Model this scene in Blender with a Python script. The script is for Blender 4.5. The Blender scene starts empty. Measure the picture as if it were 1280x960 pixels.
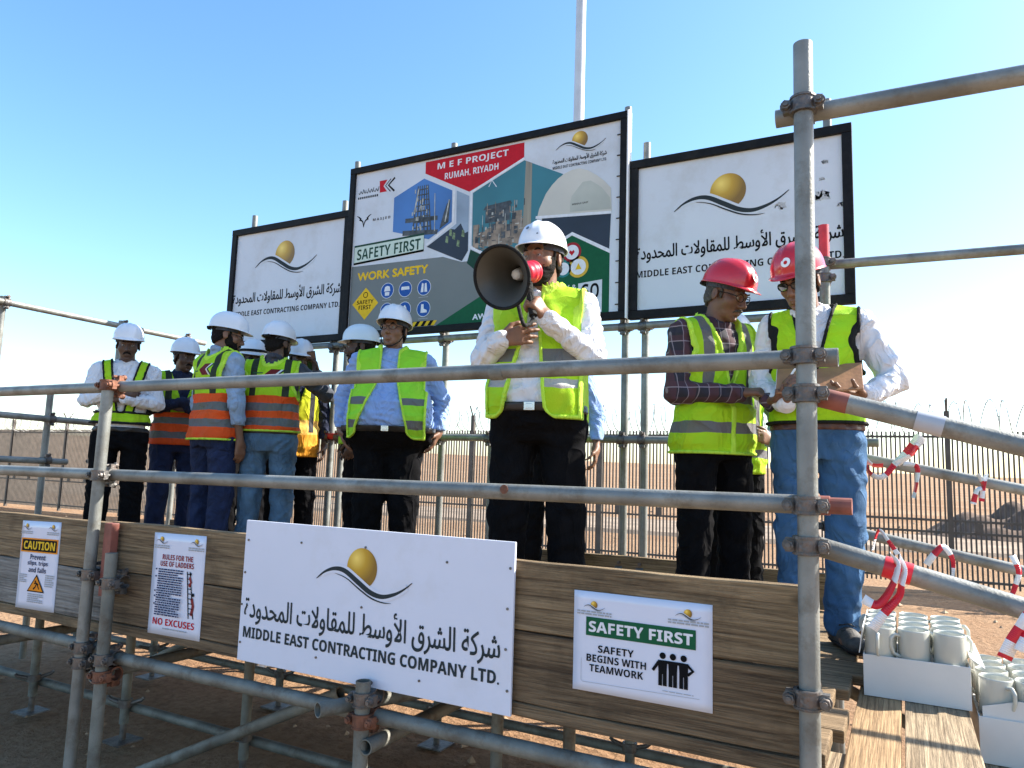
import bpy, bmesh, math, random
import numpy as np
from mathutils import Vector, Matrix
R = math.radians
random.seed(7)
S = bpy.context.scene
COL = S.collection

# ---------------------------------------------------------------- camera
# world: X along the stage front (right), Y away from the viewer, Z up, z = 0 top of the stage deck
cam = bpy.data.cameras.new('camera')
cam_ob = bpy.data.objects.new('camera', cam)
COL.objects.link(cam_ob)
cam.sensor_width = 36.0
cam.lens = 36.0 * 914.0 / 1280.0
cam.clip_start = 0.05
cam.clip_end = 6000.0
_r, _d, _f = (0.883, 0.469, 0.031), (-0.028, 0.119, -0.993), (-0.469, 0.875, 0.118)
mr = Matrix(((_r[0], -_d[0], -_f[0]), (_r[1], -_d[1], -_f[1]), (_r[2], -_d[2], -_f[2])))
cam_ob.matrix_world = Matrix.Translation((0.213, -1.947, 0.72)) @ mr.to_quaternion().to_matrix().to_4x4()
S.camera = cam_ob

# ---------------------------------------------------------------- world, sun, exposure
SUN_EL, SUN_AZ = R(38), R(37)          # azimuth measured from +X towards +Y
world = bpy.data.worlds.new('World')
S.world = world
world.use_nodes = True
wn = world.node_tree
sky = wn.nodes.new('ShaderNodeTexSky')
sky.sky_type = 'NISHITA'
sky.sun_disc = False
sky.sun_elevation = SUN_EL
sky.sun_rotation = R(90) - SUN_AZ
sky.altitude = 600
sky.air_density = 1.1
sky.dust_density = 1.4
sky.ozone_density = 1.6
bg = wn.nodes['Background']
bg.inputs['Strength'].default_value = 0.12
hs = wn.nodes.new('ShaderNodeHueSaturation')
hs.inputs['Hue'].default_value = 0.496
hs.inputs['Saturation'].default_value = 1.2
wn.links.new(sky.outputs['Color'], hs.inputs['Color'])
wn.links.new(hs.outputs['Color'], bg.inputs['Color'])
sun = bpy.data.lights.new('sun', 'SUN')
sun.energy = 5.0
sun.angle = R(0.5)
sun.color = (1.0, 0.93, 0.82)
sun_ob = bpy.data.objects.new('sun', sun)
COL.objects.link(sun_ob)
sd = Vector((math.cos(SUN_EL) * math.cos(SUN_AZ), math.cos(SUN_EL) * math.sin(SUN_AZ), math.sin(SUN_EL)))
sun_ob.rotation_euler = sd.to_track_quat('Z', 'Y').to_euler()
sun_ob.location = sd * 30
S.view_settings.view_transform = 'Standard'
S.view_settings.look = 'None'
S.view_settings.exposure = 1.55
S.view_settings.gamma = 1.0

# ---------------------------------------------------------------- helpers
def tag(o, label=None, cat=None, group=None, kind=None):
    if label: o['label'] = label
    if cat: o['category'] = cat
    if group: o['group'] = group
    if kind: o['kind'] = kind
    return o

def empty(name, loc=(0, 0, 0), rz=0.0, label=None, cat=None, group=None):
    o = bpy.data.objects.new(name, None)
    COL.objects.link(o)
    o.empty_display_size = 0.1
    o.location = loc
    o.rotation_euler = (0, 0, rz)
    return tag(o, label, cat, group)

def link(name, me, parent=None, mats=None):
    o = bpy.data.objects.new(name, me)
    COL.objects.link(o)
    if mats:
        for m in mats: me.materials.append(m)
    if parent: o.parent = parent
    return o

def copy_tree(o, parent=None):
    c = o.copy()
    COL.objects.link(c)
    if parent: c.parent = parent
    for ch in list(o.children): copy_tree(ch, c)
    return c

def nd(nt, typ, **kw):
    n = nt.nodes.new(typ)
    for k, v in kw.items(): setattr(n, k, v)
    return n

def mat(name, col, rough=0.6, metal=0.0, var=0.25, scale=8.0, bump=0.0, bscale=None, stretch=(1, 1, 1), col2=None,
        spec=0.5, coat=0.0, detail=5.0, dirt=None, dirt_amt=0.5, dirt_scale=3.0, coord='Object', fold=0.0, fold_scale=9.0):
    """principled surface whose base colour wanders between two tones of a noise, with an optional stain layer and bump"""
    m = bpy.data.materials.new(name)
    m.use_nodes = True
    nt = m.node_tree
    b = nt.nodes['Principled BSDF']
    b.inputs['Roughness'].default_value = rough
    b.inputs['Metallic'].default_value = metal
    b.inputs['Specular IOR Level'].default_value = spec
    b.inputs['Coat Weight'].default_value = coat
    tc = nd(nt, 'ShaderNodeTexCoord')
    mp = nd(nt, 'ShaderNodeMapping')
    mp.inputs['Scale'].default_value = stretch
    nt.links.new(tc.outputs[coord], mp.inputs['Vector'])
    n = nd(nt, 'ShaderNodeTexNoise')
    n.inputs['Scale'].default_value = scale
    n.inputs['Detail'].default_value = detail
    nt.links.new(mp.outputs[0], n.inputs['Vector'])
    ramp = nd(nt, 'ShaderNodeValToRGB')
    ramp.color_ramp.elements[0].position = 0.3
    ramp.color_ramp.elements[1].position = 0.7
    c2 = col2 if col2 else tuple(c * (1 - var) for c in col)
    c1 = col if col2 else tuple(min(1, c * (1 + var)) for c in col)
    ramp.color_ramp.elements[0].color = (*c2, 1)
    ramp.color_ramp.elements[1].color = (*c1, 1)
    nt.links.new(n.outputs['Fac'], ramp.inputs['Fac'])
    out = ramp.outputs['Color']
    if dirt:
        n2 = nd(nt, 'ShaderNodeTexNoise')
        n2.inputs['Scale'].default_value = dirt_scale
        n2.inputs['Detail'].default_value = 8
        n2.inputs['Roughness'].default_value = 0.7
        nt.links.new(tc.outputs[coord], n2.inputs['Vector'])
        r2 = nd(nt, 'ShaderNodeValToRGB')
        r2.color_ramp.elements[0].position = 0.5
        r2.color_ramp.elements[1].position = 0.68
        r2.color_ramp.elements[0].color = (0, 0, 0, 1)
        r2.color_ramp.elements[1].color = (dirt_amt,) * 3 + (1,)
        nt.links.new(n2.outputs['Fac'], r2.inputs['Fac'])
        mx = nd(nt, 'ShaderNodeMix', data_type='RGBA')
        nt.links.new(r2.outputs['Color'], mx.inputs['Factor'])
        nt.links.new(out, mx.inputs['A'])
        mx.inputs['B'].default_value = (*dirt, 1)
        out = mx.outputs['Result']
    nt.links.new(out, b.inputs['Base Color'])
    if bump:
        n3 = nd(nt, 'ShaderNodeTexNoise')
        n3.inputs['Scale'].default_value = bscale or scale * 4
        n3.inputs['Detail'].default_value = 6
        nt.links.new(mp.outputs[0], n3.inputs['Vector'])
        bp = nd(nt, 'ShaderNodeBump')
        bp.inputs['Strength'].default_value = bump
        bp.inputs['Distance'].default_value = 0.01
        nt.links.new(n3.outputs['Fac'], bp.inputs['Height'])
        nt.links.new(bp.outputs['Normal'], b.inputs['Normal'])
        if fold:
            add_folds(nt, tc, bp, fold, fold_scale)
    return m

def add_folds(nt, tc, bp, amt, sc):
    """creases of worn cloth: sharp ridges of a warped noise, fed under a finer bump"""
    mp = nd(nt, 'ShaderNodeMapping'); mp.inputs['Scale'].default_value = (1, 1, .75); mp.inputs['Rotation'].default_value = (.3, .5, .2)
    nt.links.new(tc.outputs['Object'], mp.inputs['Vector'])
    n = nd(nt, 'ShaderNodeTexNoise'); n.inputs['Scale'].default_value = sc; n.inputs['Detail'].default_value = 2.5; n.inputs['Distortion'].default_value = 1.4
    nt.links.new(mp.outputs[0], n.inputs['Vector'])
    a = nd(nt, 'ShaderNodeMath', operation='SUBTRACT'); a.inputs[1].default_value = .5; nt.links.new(n.outputs['Fac'], a.inputs[0])
    c = nd(nt, 'ShaderNodeMath', operation='ABSOLUTE'); nt.links.new(a.outputs[0], c.inputs[0])
    d = nd(nt, 'ShaderNodeMath', operation='POWER'); d.inputs[1].default_value = .7; nt.links.new(c.outputs[0], d.inputs[0])
    b2 = nd(nt, 'ShaderNodeBump'); b2.inputs['Strength'].default_value = amt; b2.inputs['Distance'].default_value = .045; b2.invert = True
    nt.links.new(d.outputs[0], b2.inputs['Height']); nt.links.new(b2.outputs['Normal'], bp.inputs['Normal'])

def flat(name, col, rough=0.6, **kw):
    return mat(name, col, rough, var=kw.pop('var', 0.05), scale=kw.pop('scale', 20), **kw)

class MB:
    """collects shapes into one mesh"""
    def __init__(s): s.v = []; s.f = []; s.m = []; s.sm = []
    def add(s, v, f, mi=0, smooth=False):
        o = len(s.v)
        s.v += [tuple(p) for p in v]
        for q in f:
            s.f.append([i + o for i in q]); s.m.append(mi); s.sm.append(smooth)
        return s
    def box(s, c, d, rot=None, mi=0):
        hx, hy, hz = d[0] / 2, d[1] / 2, d[2] / 2
        P = [Vector((x * hx, y * hy, z * hz)) for z in (-1, 1) for y in (-1, 1) for x in (-1, 1)]
        if rot: P = [rot @ p for p in P]
        P = [p + Vector(c) for p in P]
        s.add(P, [(0, 2, 3, 1), (4, 5, 7, 6), (0, 1, 5, 4), (2, 6, 7, 3), (0, 4, 6, 2), (1, 3, 7, 5)], mi)
        return s
    def tube(s, pts, rad, seg=14, mi=0, caps=True, hollow=0.0):
        """round bar through the points; rad one number or one per point; hollow = wall, for open pipe ends"""
        pts = [Vector(p) for p in pts]
        n = len(pts)
        rr = rad if isinstance(rad, (list, tuple)) else [rad] * n
        t0 = (pts[1] - pts[0]).normalized()
        u = t0.orthogonal().normalized()
        V = []; F = []
        for i in range(n):
            t = (pts[min(i + 1, n - 1)] - pts[max(i - 1, 0)]).normalized()
            u = (u - t * u.dot(t)).normalized()
            w = t.cross(u)
            for k in range(seg):
                a = 2 * math.pi * k / seg
                V.append(pts[i] + (u * math.cos(a) + w * math.sin(a)) * rr[i])
        for i in range(n - 1):
            for k in range(seg):
                k2 = (k + 1) % seg
                F.append((i * seg + k, i * seg + k2, (i + 1) * seg + k2, (i + 1) * seg + k))
        s.add(V, F, mi, True)
        if caps:
            for e, rev in ((0, True), (n - 1, False)):
                ring = V[e * seg:(e + 1) * seg]
                if hollow:
                    t = (pts[1] - pts[0]).normalized() if e == 0 else (pts[-2] - pts[-1]).normalized()
                    k_ = (rr[e] - hollow) / rr[e]
                    inn = [pts[e] + (p - pts[e]) * k_ for p in ring]
                    deep = [p + t * 0.12 for p in inn]
                    VV = ring + inn + deep
                    FF = []
                    for k in range(seg):
                        k2 = (k + 1) % seg
                        FF.append((k, k2, seg + k2, seg + k)); FF.append((seg + k, seg + k2, 2 * seg + k2, 2 * seg + k))
                    FF.append(tuple(range(2 * seg, 3 * seg)))
                    s.add(VV, FF, mi)
                else:
                    s.add(ring, [tuple(range(seg))[::-1] if rev else tuple(range(seg))], mi)
        return s
    def ring(s, c, axis, r0, r1, h, seg=20, mi=0, a0=0.0, a1=2 * math.pi):
        """flat band round an axis (inner radius r0, outer r1, width h)"""
        ax = Vector(axis).normalized(); u = ax.orthogonal().normalized(); w = ax.cross(u); c = Vector(c)
        full = abs(a1 - a0 - 2 * math.pi) < 1e-6
        n = seg if full else seg + 1
        V = []; F = []
        for k in range(n):
            a = a0 + (a1 - a0) * k / seg
            d = u * math.cos(a) + w * math.sin(a)
            V += [c + d * r0 - ax * h / 2, c + d * r1 - ax * h / 2, c + d * r1 + ax * h / 2, c + d * r0 + ax * h / 2]
        for k in range(seg):
            b, e = k * 4, ((k + 1) % n) * 4
            for j in range(4):
                F.append((b + j, e + j, e + (j + 1) % 4, b + (j + 1) % 4))
        s.add(V, F, mi, False)
        return s
    def lathe(s, prof, seg=24, mi=0, c=(0, 0, 0), smooth=True):
        V = []; F = []
        for r, z in prof:
            for k in range(seg):
                a = 2 * math.pi * k / seg
                V.append((c[0] + r * math.cos(a), c[1] + r * math.sin(a), c[2] + z))
        for i in range(len(prof) - 1):
            for k in range(seg):
                k2 = (k + 1) % seg
                F.append((i * seg + k, i * seg + k2, (i + 1) * seg + k2, (i + 1) * seg + k))
        s.add(V, F, mi, smooth)
        return s
    def build(s, name, mats, parent=None, bevel=0.0, loc=None):
        me = bpy.data.meshes.new(name)
        me.from_pydata(s.v, [], s.f)
        mats = mats if isinstance(mats, (list, tuple)) else [mats]
        for m in mats: me.materials.append(m)
        me.polygons.foreach_set('material_index', s.m)
        me.polygons.foreach_set('use_smooth', s.sm)
        me.update()
        bm = bmesh.new(); bm.from_mesh(me)
        bmesh.ops.recalc_face_normals(bm, faces=bm.faces)
        bm.to_mesh(me); bm.free()
        o = bpy.data.objects.new(name, me)
        COL.objects.link(o)
        if parent: o.parent = parent
        if loc: o.location = loc
        if bevel:
            b = o.modifiers.new('bevel', 'BEVEL'); b.width = bevel; b.segments = 2; b.limit_method = 'ANGLE'
        return o

# ---------------------------------------------------------------- materials
GALV = mat('galvanised_steel', (0.21, 0.218, 0.205), 0.5, 0.3, 0.30, 7, 0.16, 160, dirt=(0.09, 0.075, 0.05), dirt_amt=0.6, dirt_scale=13)
GALV_DULL = mat('weathered_galvanised_steel', (0.165, 0.17, 0.15), 0.6, 0.2, 0.35, 9, 0.25, 150, dirt=(0.075, 0.055, 0.035), dirt_amt=0.75, dirt_scale=10)
IRON = mat('forged_clamp_steel', (0.13, 0.125, 0.12), 0.5, 0.6, 0.4, 30, 0.4, 90, dirt=(0.18, 0.09, 0.05), dirt_amt=0.4, dirt_scale=14)
RUST = mat('rusty_clamp_steel', (0.17, 0.07, 0.04), 0.7, 0.2, 0.4, 30, 0.4, 80)
BLACK_FRAME = mat('black_painted_frame', (0.005, 0.005, 0.006), 0.6, 0.0, 0.5, 30, 0.15, dirt=(0.03, 0.025, 0.02), dirt_amt=0.5, spec=0.2)
DARK_STEEL = mat('dark_painted_steel', (0.035, 0.034, 0.034), 0.5, 0.2, 0.3, 12)
RED_PAINT = mat('red_paint', (0.55, 0.02, 0.03), 0.45, 0, 0.2, 20)
BROWN_PAINT = mat('brown_red_primer', (0.22, 0.07, 0.05), 0.6, 0, 0.3, 18)

def wood(name, c1, c2, axis='x', stain=(0.05, 0.035, 0.022), amt=0.7, gs=1.0, dark=0.5):
    """sawn board: long grain lines along an axis with growth-ring waves, stains and knots"""
    m = bpy.data.materials.new(name); m.use_nodes = True
    nt = m.node_tree; b = nt.nodes['Principled BSDF']
    b.inputs['Roughness'].default_value = 0.78; b.inputs['Specular IOR Level'].default_value = 0.25
    tc = nd(nt, 'ShaderNodeTexCoord'); mp = nd(nt, 'ShaderNodeMapping')
    sc = {'x': (1.1, 26, 26), 'y': (26, 1.1, 26)}[axis]
    mp.inputs['Scale'].default_value = tuple(v * gs for v in sc)
    oi = nd(nt, 'ShaderNodeObjectInfo')
    add = nd(nt, 'ShaderNodeVectorMath', operation='ADD')
    mul = nd(nt, 'ShaderNodeMath', operation='MULTIPLY'); mul.inputs[1].default_value = 40
    nt.links.new(oi.outputs['Random'], mul.inputs[0])
    nt.links.new(tc.outputs['Object'], add.inputs[0]); nt.links.new(mul.outputs[0], add.inputs[1])
    nt.links.new(add.outputs[0], mp.inputs['Vector'])
    n = nd(nt, 'ShaderNodeTexNoise'); n.inputs['Scale'].default_value = 1.6; n.inputs['Detail'].default_value = 8
    n.inputs['Roughness'].default_value = 0.72; n.inputs['Distortion'].default_value = 0.9
    nt.links.new(mp.outputs[0], n.inputs['Vector'])
    n2 = nd(nt, 'ShaderNodeTexNoise'); n2.inputs['Scale'].default_value = 3.2; n2.inputs['Detail'].default_value = 9; n2.inputs['Roughness'].default_value = 0.7
    nt.links.new(add.outputs[0], n2.inputs['Vector'])
    r = nd(nt, 'ShaderNodeValToRGB'); r.color_ramp.elements[0].position = 0.36; r.color_ramp.elements[1].position = 0.62
    r.color_ramp.elements[0].color = (*c2, 1); r.color_ramp.elements[1].color = (*c1, 1)
    e = r.color_ramp.elements.new(0.47); e.color = (*[(p + q) / 2 for p, q in zip(c1, c2)], 1)
    nt.links.new(n.outputs['Fac'], r.inputs['Fac'])
    r2 = nd(nt, 'ShaderNodeValToRGB'); r2.color_ramp.elements[0].position = dark; r2.color_ramp.elements[1].position = dark + 0.2
    r2.color_ramp.elements[0].color = (0, 0, 0, 1); r2.color_ramp.elements[1].color = (amt,) * 3 + (1,)
    nt.links.new(n2.outputs['Fac'], r2.inputs['Fac'])
    mx = nd(nt, 'ShaderNodeMix', data_type='RGBA')
    nt.links.new(r2.outputs['Color'], mx.inputs['Factor']); nt.links.new(r.outputs['Color'], mx.inputs['A']); mx.inputs['B'].default_value = (*stain, 1)
    # fine fibre lines and drying splits
    mp2 = nd(nt, 'ShaderNodeMapping'); mp2.inputs['Scale'].default_value = {'x': (3.0, 130, 130), 'y': (130, 3.0, 130)}[axis]
    nt.links.new(add.outputs[0], mp2.inputs['Vector'])
    n4 = nd(nt, 'ShaderNodeTexNoise'); n4.inputs['Scale'].default_value = 1.0; n4.inputs['Detail'].default_value = 5; n4.inputs['Roughness'].default_value = .75
    nt.links.new(mp2.outputs[0], n4.inputs['Vector'])
    r4 = nd(nt, 'ShaderNodeValToRGB'); r4.color_ramp.elements[0].position = .33; r4.color_ramp.elements[1].position = .56
    r4.color_ramp.elements[0].color = (.28, .26, .24, 1); r4.color_ramp.elements[1].color = (1.12, 1.12, 1.12, 1)
    nt.links.new(n4.outputs['Fac'], r4.inputs['Fac'])
    m4 = nd(nt, 'ShaderNodeMix', data_type='RGBA', blend_type='MULTIPLY'); m4.inputs['Factor'].default_value = .8
    nt.links.new(mx.outputs['Result'], m4.inputs['A']); nt.links.new(r4.outputs['Color'], m4.inputs['B'])
    # knots: a few stretched dark spots
    mp3 = nd(nt, 'ShaderNodeMapping'); mp3.inputs['Scale'].default_value = {'x': (2.3, 5, 5), 'y': (5, 2.3, 5)}[axis]
    nt.links.new(add.outputs[0], mp3.inputs['Vector'])
    vo = nd(nt, 'ShaderNodeTexVoronoi'); vo.inputs['Scale'].default_value = 1.0; nt.links.new(mp3.outputs[0], vo.inputs['Vector'])
    r5 = nd(nt, 'ShaderNodeValToRGB'); r5.color_ramp.elements[0].position = .06; r5.color_ramp.elements[1].position = .13
    r5.color_ramp.elements[0].color = (.75, .75, .75, 1); r5.color_ramp.elements[1].color = (0, 0, 0, 1)
    nt.links.new(vo.outputs['Distance'], r5.inputs['Fac'])
    m5 = nd(nt, 'ShaderNodeMix', data_type='RGBA'); nt.links.new(r5.outputs['Color'], m5.inputs['Factor']); nt.links.new(m4.outputs['Result'], m5.inputs['A']); m5.inputs['B'].default_value = (*[v * .6 for v in stain], 1)
    nt.links.new(m5.outputs['Result'], b.inputs['Base Color'])
    hsum = nd(nt, 'ShaderNodeMath', operation='ADD'); nt.links.new(n.outputs['Fac'], hsum.inputs[0]); nt.links.new(n4.outputs['Fac'], hsum.inputs[1])
    bp = nd(nt, 'ShaderNodeBump'); bp.inputs['Strength'].default_value = 1.0; bp.inputs['Distance'].default_value = 0.006
    nt.links.new(hsum.outputs[0], bp.inputs['Height']); nt.links.new(bp.outputs['Normal'], b.inputs['Normal'])
    return m
WOOD_BROWN = wood('weathered_brown_board', (0.31, 0.225, 0.13), (0.11, 0.074, 0.042))
WOOD_DARK = wood('dark_stained_board', (0.225, 0.16, 0.095), (0.072, 0.048, 0.029))
WOOD_GREY = wood('grey_weathered_board', (0.29, 0.28, 0.26), (0.16, 0.15, 0.135), stain=(0.09, 0.075, 0.06))
WOOD_PALE_Y = wood('bleached_tread_board', (0.40, 0.31, 0.20), (0.17, 0.12, 0.07), 'y', stain=(0.12, 0.08, 0.05), amt=0.5, gs=1.5)
WOOD_ORANGE_Y = wood('yellow_tread_board', (0.40, 0.27, 0.145), (0.24, 0.15, 0.075), 'y', stain=(0.20, 0.11, 0.05), amt=0.5, gs=0.7)
WOOD_DECK = wood('deck_board', (0.30, 0.21, 0.12), (0.13, 0.085, 0.045), 'x')

# ---------------------------------------------------------------- ground
GZ = -0.8
def sstep(a, b, x):
    t = np.clip((x - a) / (b - a), 0, 1); return t * t * (3 - 2 * t)
def make_ground():
    def axis():
        a = np.concatenate([np.linspace(0, 14, 57), 14 * np.power(1.115, np.arange(1, 54))])
        return np.concatenate([-a[:0:-1], a])
    ax = axis(); n = len(ax)
    Xg, Yg = np.meshgrid(ax, ax, indexing='ij')
    rng = np.random.RandomState(3)
    d = np.hypot(Xg, Yg)
    Zg = np.zeros_like(Xg)
    for k in range(26):
        w = 2 * math.pi / (0.6 * 1.35 ** k * 0.9) if k < 10 else 2 * math.pi / (12 * 1.3 ** (k - 10))
        a = rng.rand() * 6.28; ph = rng.rand() * 6.28
        lam = 2 * math.pi / w
        amp = min(0.006 * lam ** 0.7, 0.02) if lam < 8 else 0.0016 * lam
        fade = sstep(lam * 0.5, lam * 2.0, d + 4) if lam > 12 else 1.0
        spacing_ok = (np.maximum(d * 0.115, 0.25) < lam * 0.45)
        Zg += amp * fade * spacing_ok * np.sin((Xg * math.cos(a) + Yg * math.sin(a)) * w + ph) * 0.5
    azim = np.arctan2(Xg, np.maximum(Yg, 1e-3))          # 0 = straight away, negative = left
    slope = np.clip(0.0135 - 0.0125 * azim, 0.006, 0.032)
    rise = sstep(60, 520, d) * slope * 520 * (Yg > -200)
    Zg = GZ + Zg + rise
    V = np.stack([Xg, Yg, Zg], -1).reshape(-1, 3)
    idx = np.arange(n * n).reshape(n, n)
    F = np.stack([idx[:-1, :-1], idx[1:, :-1], idx[1:, 1:], idx[:-1, 1:]], -1).reshape(-1, 4)
    me = bpy.data.meshes.new('ground')
    me.from_pydata(V.tolist(), [], F.tolist())
    me.polygons.foreach_set('use_smooth', [True] * len(F))
    m = bpy.data.materials.new('desert_sand'); m.use_nodes = True
    nt = m.node_tree; b = nt.nodes['Principled BSDF']; b.inputs['Roughness'].default_value = 0.95; b.inputs['Specular IOR Level'].default_value = 0.1
    tc = nd(nt, 'ShaderNodeTexCoord')
    def noise(sc, det=8, ro=0.65):
        q = nd(nt, 'ShaderNodeTexNoise'); q.inputs['Scale'].default_value = sc; q.inputs['Detail'].default_value = det; q.inputs['Roughness'].default_value = ro
        nt.links.new(tc.outputs['Object'], q.inputs['Vector']); return q
    big, mid, fine = noise(0.16), noise(0.8), noise(18, 6)
    mpb = nd(nt, 'ShaderNodeMapping'); mpb.inputs['Scale'].default_value = (.16, 1, 1); mpb.inputs['Rotation'].default_value = (0, 0, .06)
    nt.links.new(tc.outputs['Object'], mpb.inputs['Vector']); nt.links.new(mpb.outputs[0], big.inputs['Vector'])
    r = nd(nt, 'ShaderNodeValToRGB')
    r.color_ramp.elements[0].position = 0.32; r.color_ramp.elements[1].position = 0.66
    r.color_ramp.elements[0].color = (0.28, 0.14, 0.065, 1); r.color_ramp.elements[1].color = (0.40, 0.25, 0.135, 1)
    nt.links.new(mid.outputs['Fac'], r.inputs['Fac'])
    r2 = nd(nt, 'ShaderNodeValToRGB')
    r2.color_ramp.elements[0].position = 0.35; r2.color_ramp.elements[1].position = 0.65
    r2.color_ramp.elements[0].color = (0.245, 0.15, 0.09, 1); r2.color_ramp.elements[1].color = (0.42, 0.31, 0.215, 1)
    nt.links.new(big.outputs['Fac'], r2.inputs['Fac'])
    mx = nd(nt, 'ShaderNodeMix', data_type='RGBA'); mx.inputs['Factor'].default_value = 0.55
    nt.links.new(r.outputs['Color'], mx.inputs['A']); nt.links.new(r2.outputs['Color'], mx.inputs['B'])
    r3 = nd(nt, 'ShaderNodeValToRGB')
    r3.color_ramp.elements[0].position = 0.3; r3.color_ramp.elements[1].position = 0.62
    r3.color_ramp.elements[0].color = (0.55, 0.5, 0.46, 1); r3.color_ramp.elements[1].color = (1, 1, 1, 1)
    nt.links.new(fine.outputs['Fac'], r3.inputs['Fac'])
    mu = nd(nt, 'ShaderNodeMix', data_type='RGBA', blend_type='MULTIPLY'); mu.inputs['Factor'].default_value = 0.8
    nt.links.new(mx.outputs['Result'], mu.inputs['A']); nt.links.new(r3.outputs['Color'], mu.inputs['B'])
    nt.links.new(mu.outputs['Result'], b.inputs['Base Color'])
    ad = nd(nt, 'ShaderNodeMath', operation='ADD'); nt.links.new(mid.outputs['Fac'], ad.inputs[0]); nt.links.new(fine.outputs['Fac'], ad.inputs[1])
    bp = nd(nt, 'ShaderNodeBump'); bp.inputs['Strength'].default_value = 0.9; bp.inputs['Distance'].default_value = 0.05
    nt.links.new(ad.outputs[0], bp.inputs['Height']); nt.links.new(bp.outputs['Normal'], b.inputs['Normal'])
    o = link('ground', me, None, [m]); tag(o, kind='structure')
make_ground()
# graded track beyond the fence, drawn over the sand as a thin raised bed
mb = MB()
xs = np.linspace(-160, 90, 126)
V = []
for x in xs:
    y0 = 17.0 + 0.25 * math.sin(x * 0.21) + 0.012 * x; y1 = 21.5 + 0.3 * math.sin(x * 0.17 + 1)
    V += [(x, y0 - .5, GZ - 0.25), (x, y0, GZ + 0.09), (x, y1, GZ + 0.11), (x, y1 + .5, GZ - 0.25)]
F = [(4 * i + j, 4 * i + 4 + j, 4 * i + 5 + j, 4 * i + 1 + j) for i in range(len(xs) - 1) for j in range(3)]
mb.add(V, F)
tag(mb.build('road', mat('compacted_gravel', (0.25, 0.185, 0.13), 0.95, 0, 0.3, 1.2, 0.8, 14)), kind='structure')
# ---------------------------------------------------------------- scaffold stage
TR = 0.02415
def pipe(name, p, q, parent, m=GALV, r=TR, **kw):
    return MB().tube([p, q], r, 18, hollow=0.0035).build(name, kw.pop('mats', m), parent)

def clamp_mesh(rusty=False):
    """right-angle coupler: band round an upright (z) at the origin and band round a rail (x) at y = +0.05"""
    mb = MB()
    mb.ring((0, 0, 0), (0, 0, 1), TR + 0.0005, TR + 0.0065, 0.046, 20)
    mb.ring((0, 0, 0.019), (0, 0, 1), TR + 0.006, TR + 0.009, 0.006, 20)
    mb.ring((0, 0, -0.019), (0, 0, 1), TR + 0.006, TR + 0.009, 0.006, 20)
    mb.ring((0, 0.05, 0), (1, 0, 0), TR + 0.0005, TR + 0.0065, 0.046, 20)
    mb.box((0, 0.026, 0), (0.04, 0.012, 0.04))
    # hinge lug and bolt lug of each band, with bolt, nut and washer
    for sx in (-1, 1):
        mb.box((sx * 0.038, 0.0, 0), (0.022, 0.022, 0.034))
        mb.tube([(sx * 0.040, -0.032, 0), (sx * 0.040, 0.03, 0)], 0.0065, 8)
        mb.tube([(sx * 0.040, -0.026, 0), (sx * 0.040, -0.014, 0)], 0.0125, 6)
        mb.tube([(sx * 0.040, -0.0135, 0), (sx * 0.040, -0.011, 0)], 0.016, 12)
    for sz in (-1, 1):
        mb.box((0, 0.05, sz * 0.038), (0.034, 0.022, 0.02))
        mb.tube([(0, 0.02, sz * 0.042), (0, 0.082, sz * 0.042)], 0.0065, 8)
        mb.tube([(0, 0.066, sz * 0.042), (0, 0.077, sz * 0.042)], 0.0125, 6)
    me = mb.build('clamp', [RUST if rusty else IRON])
    data = me.data
    bpy.data.objects.remove(me)
    return data
CL, CLR = clamp_mesh(), clamp_mesh(True)
def clamp(parent, loc, rz=0.0, rusty=False, flip=False):
    o = bpy.data.objects.new('clamp', CLR if rusty else CL)
    COL.objects.link(o); o.parent = parent; o.location = loc
    o.rotation_euler = (0, R(180) if flip else 0, rz)
    return o

stage = empty('scaffold_stage', (0, 0, GZ), 0, 'long stage of galvanised scaffold tubes with guard rails, carrying the men in helmets', 'scaffold')
def sp(p): return (p[0], p[1], p[2] - GZ)
def spipe(name, p, q, m=GALV, **kw): return pipe(name, sp(p), sp(q), stage, m, **kw)
# front uprights
main = spipe('post', (-0.004, 0, GZ + .03), (0.010, 0, 1.865)); main['label'] = 'tall right post with five clamps'
left = spipe('post', (-2.82, 0, GZ + .03), (-2.806, 0, 1.055))
short = spipe('post', (-2.648, -0.01, GZ + .03), (-2.66, -0.01, 0.335), GALV_DULL)
stub = spipe('post', (-1.325, -0.0, GZ + .03), (-1.338, 0.0, 0.036), GALV_DULL); stub['label'] = 'weathered stub post under the company sign'
spipe('post', (-4.40, 0, GZ + .03), (-4.40, 0, 1.055)); spipe('post', (-5.68, 0, GZ + .03), (-5.68, 0, 1.9))
# front rails
tr = spipe('rail', (-5.75, .05, 1.033), (0.076, .05, 1.031))
MB().tube([(-0.93, .05, 1.028 - GZ), (-0.885, .05, 1.028 - GZ)], TR + .0012, 18).build('dark_band', GALV_DULL, tr)
mr_ = spipe('rail', (-5.75, .05, .640), (-0.02, .05, .659))
MB().tube([(-0.02, .05, .659 - GZ), (0.05, .05, .659 - GZ)], TR, 18, hollow=.0035).build('pipe_end', BROWN_PAINT, mr_)
MB().tube([(-0.86, .026, .664 - GZ), (-0.86, .0245, .664 - GZ)], .014, 12).build('rust_spot', RUST, mr_)
spipe('ledger', (-2.78, .05, -.09), (0.04, .05, -.075), GALV_DULL)
spipe('ledger', (-5.75, .05, -.075), (-2.75, .05, -.068), GALV_DULL)
spipe('pipe_stub', (-1.455, -.075, -.055), (-1.30, .30, -.06), GALV_DULL)
for p in ((0, 0, 1.031), (0, 0, .659)): clamp(main, sp(p))
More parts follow.
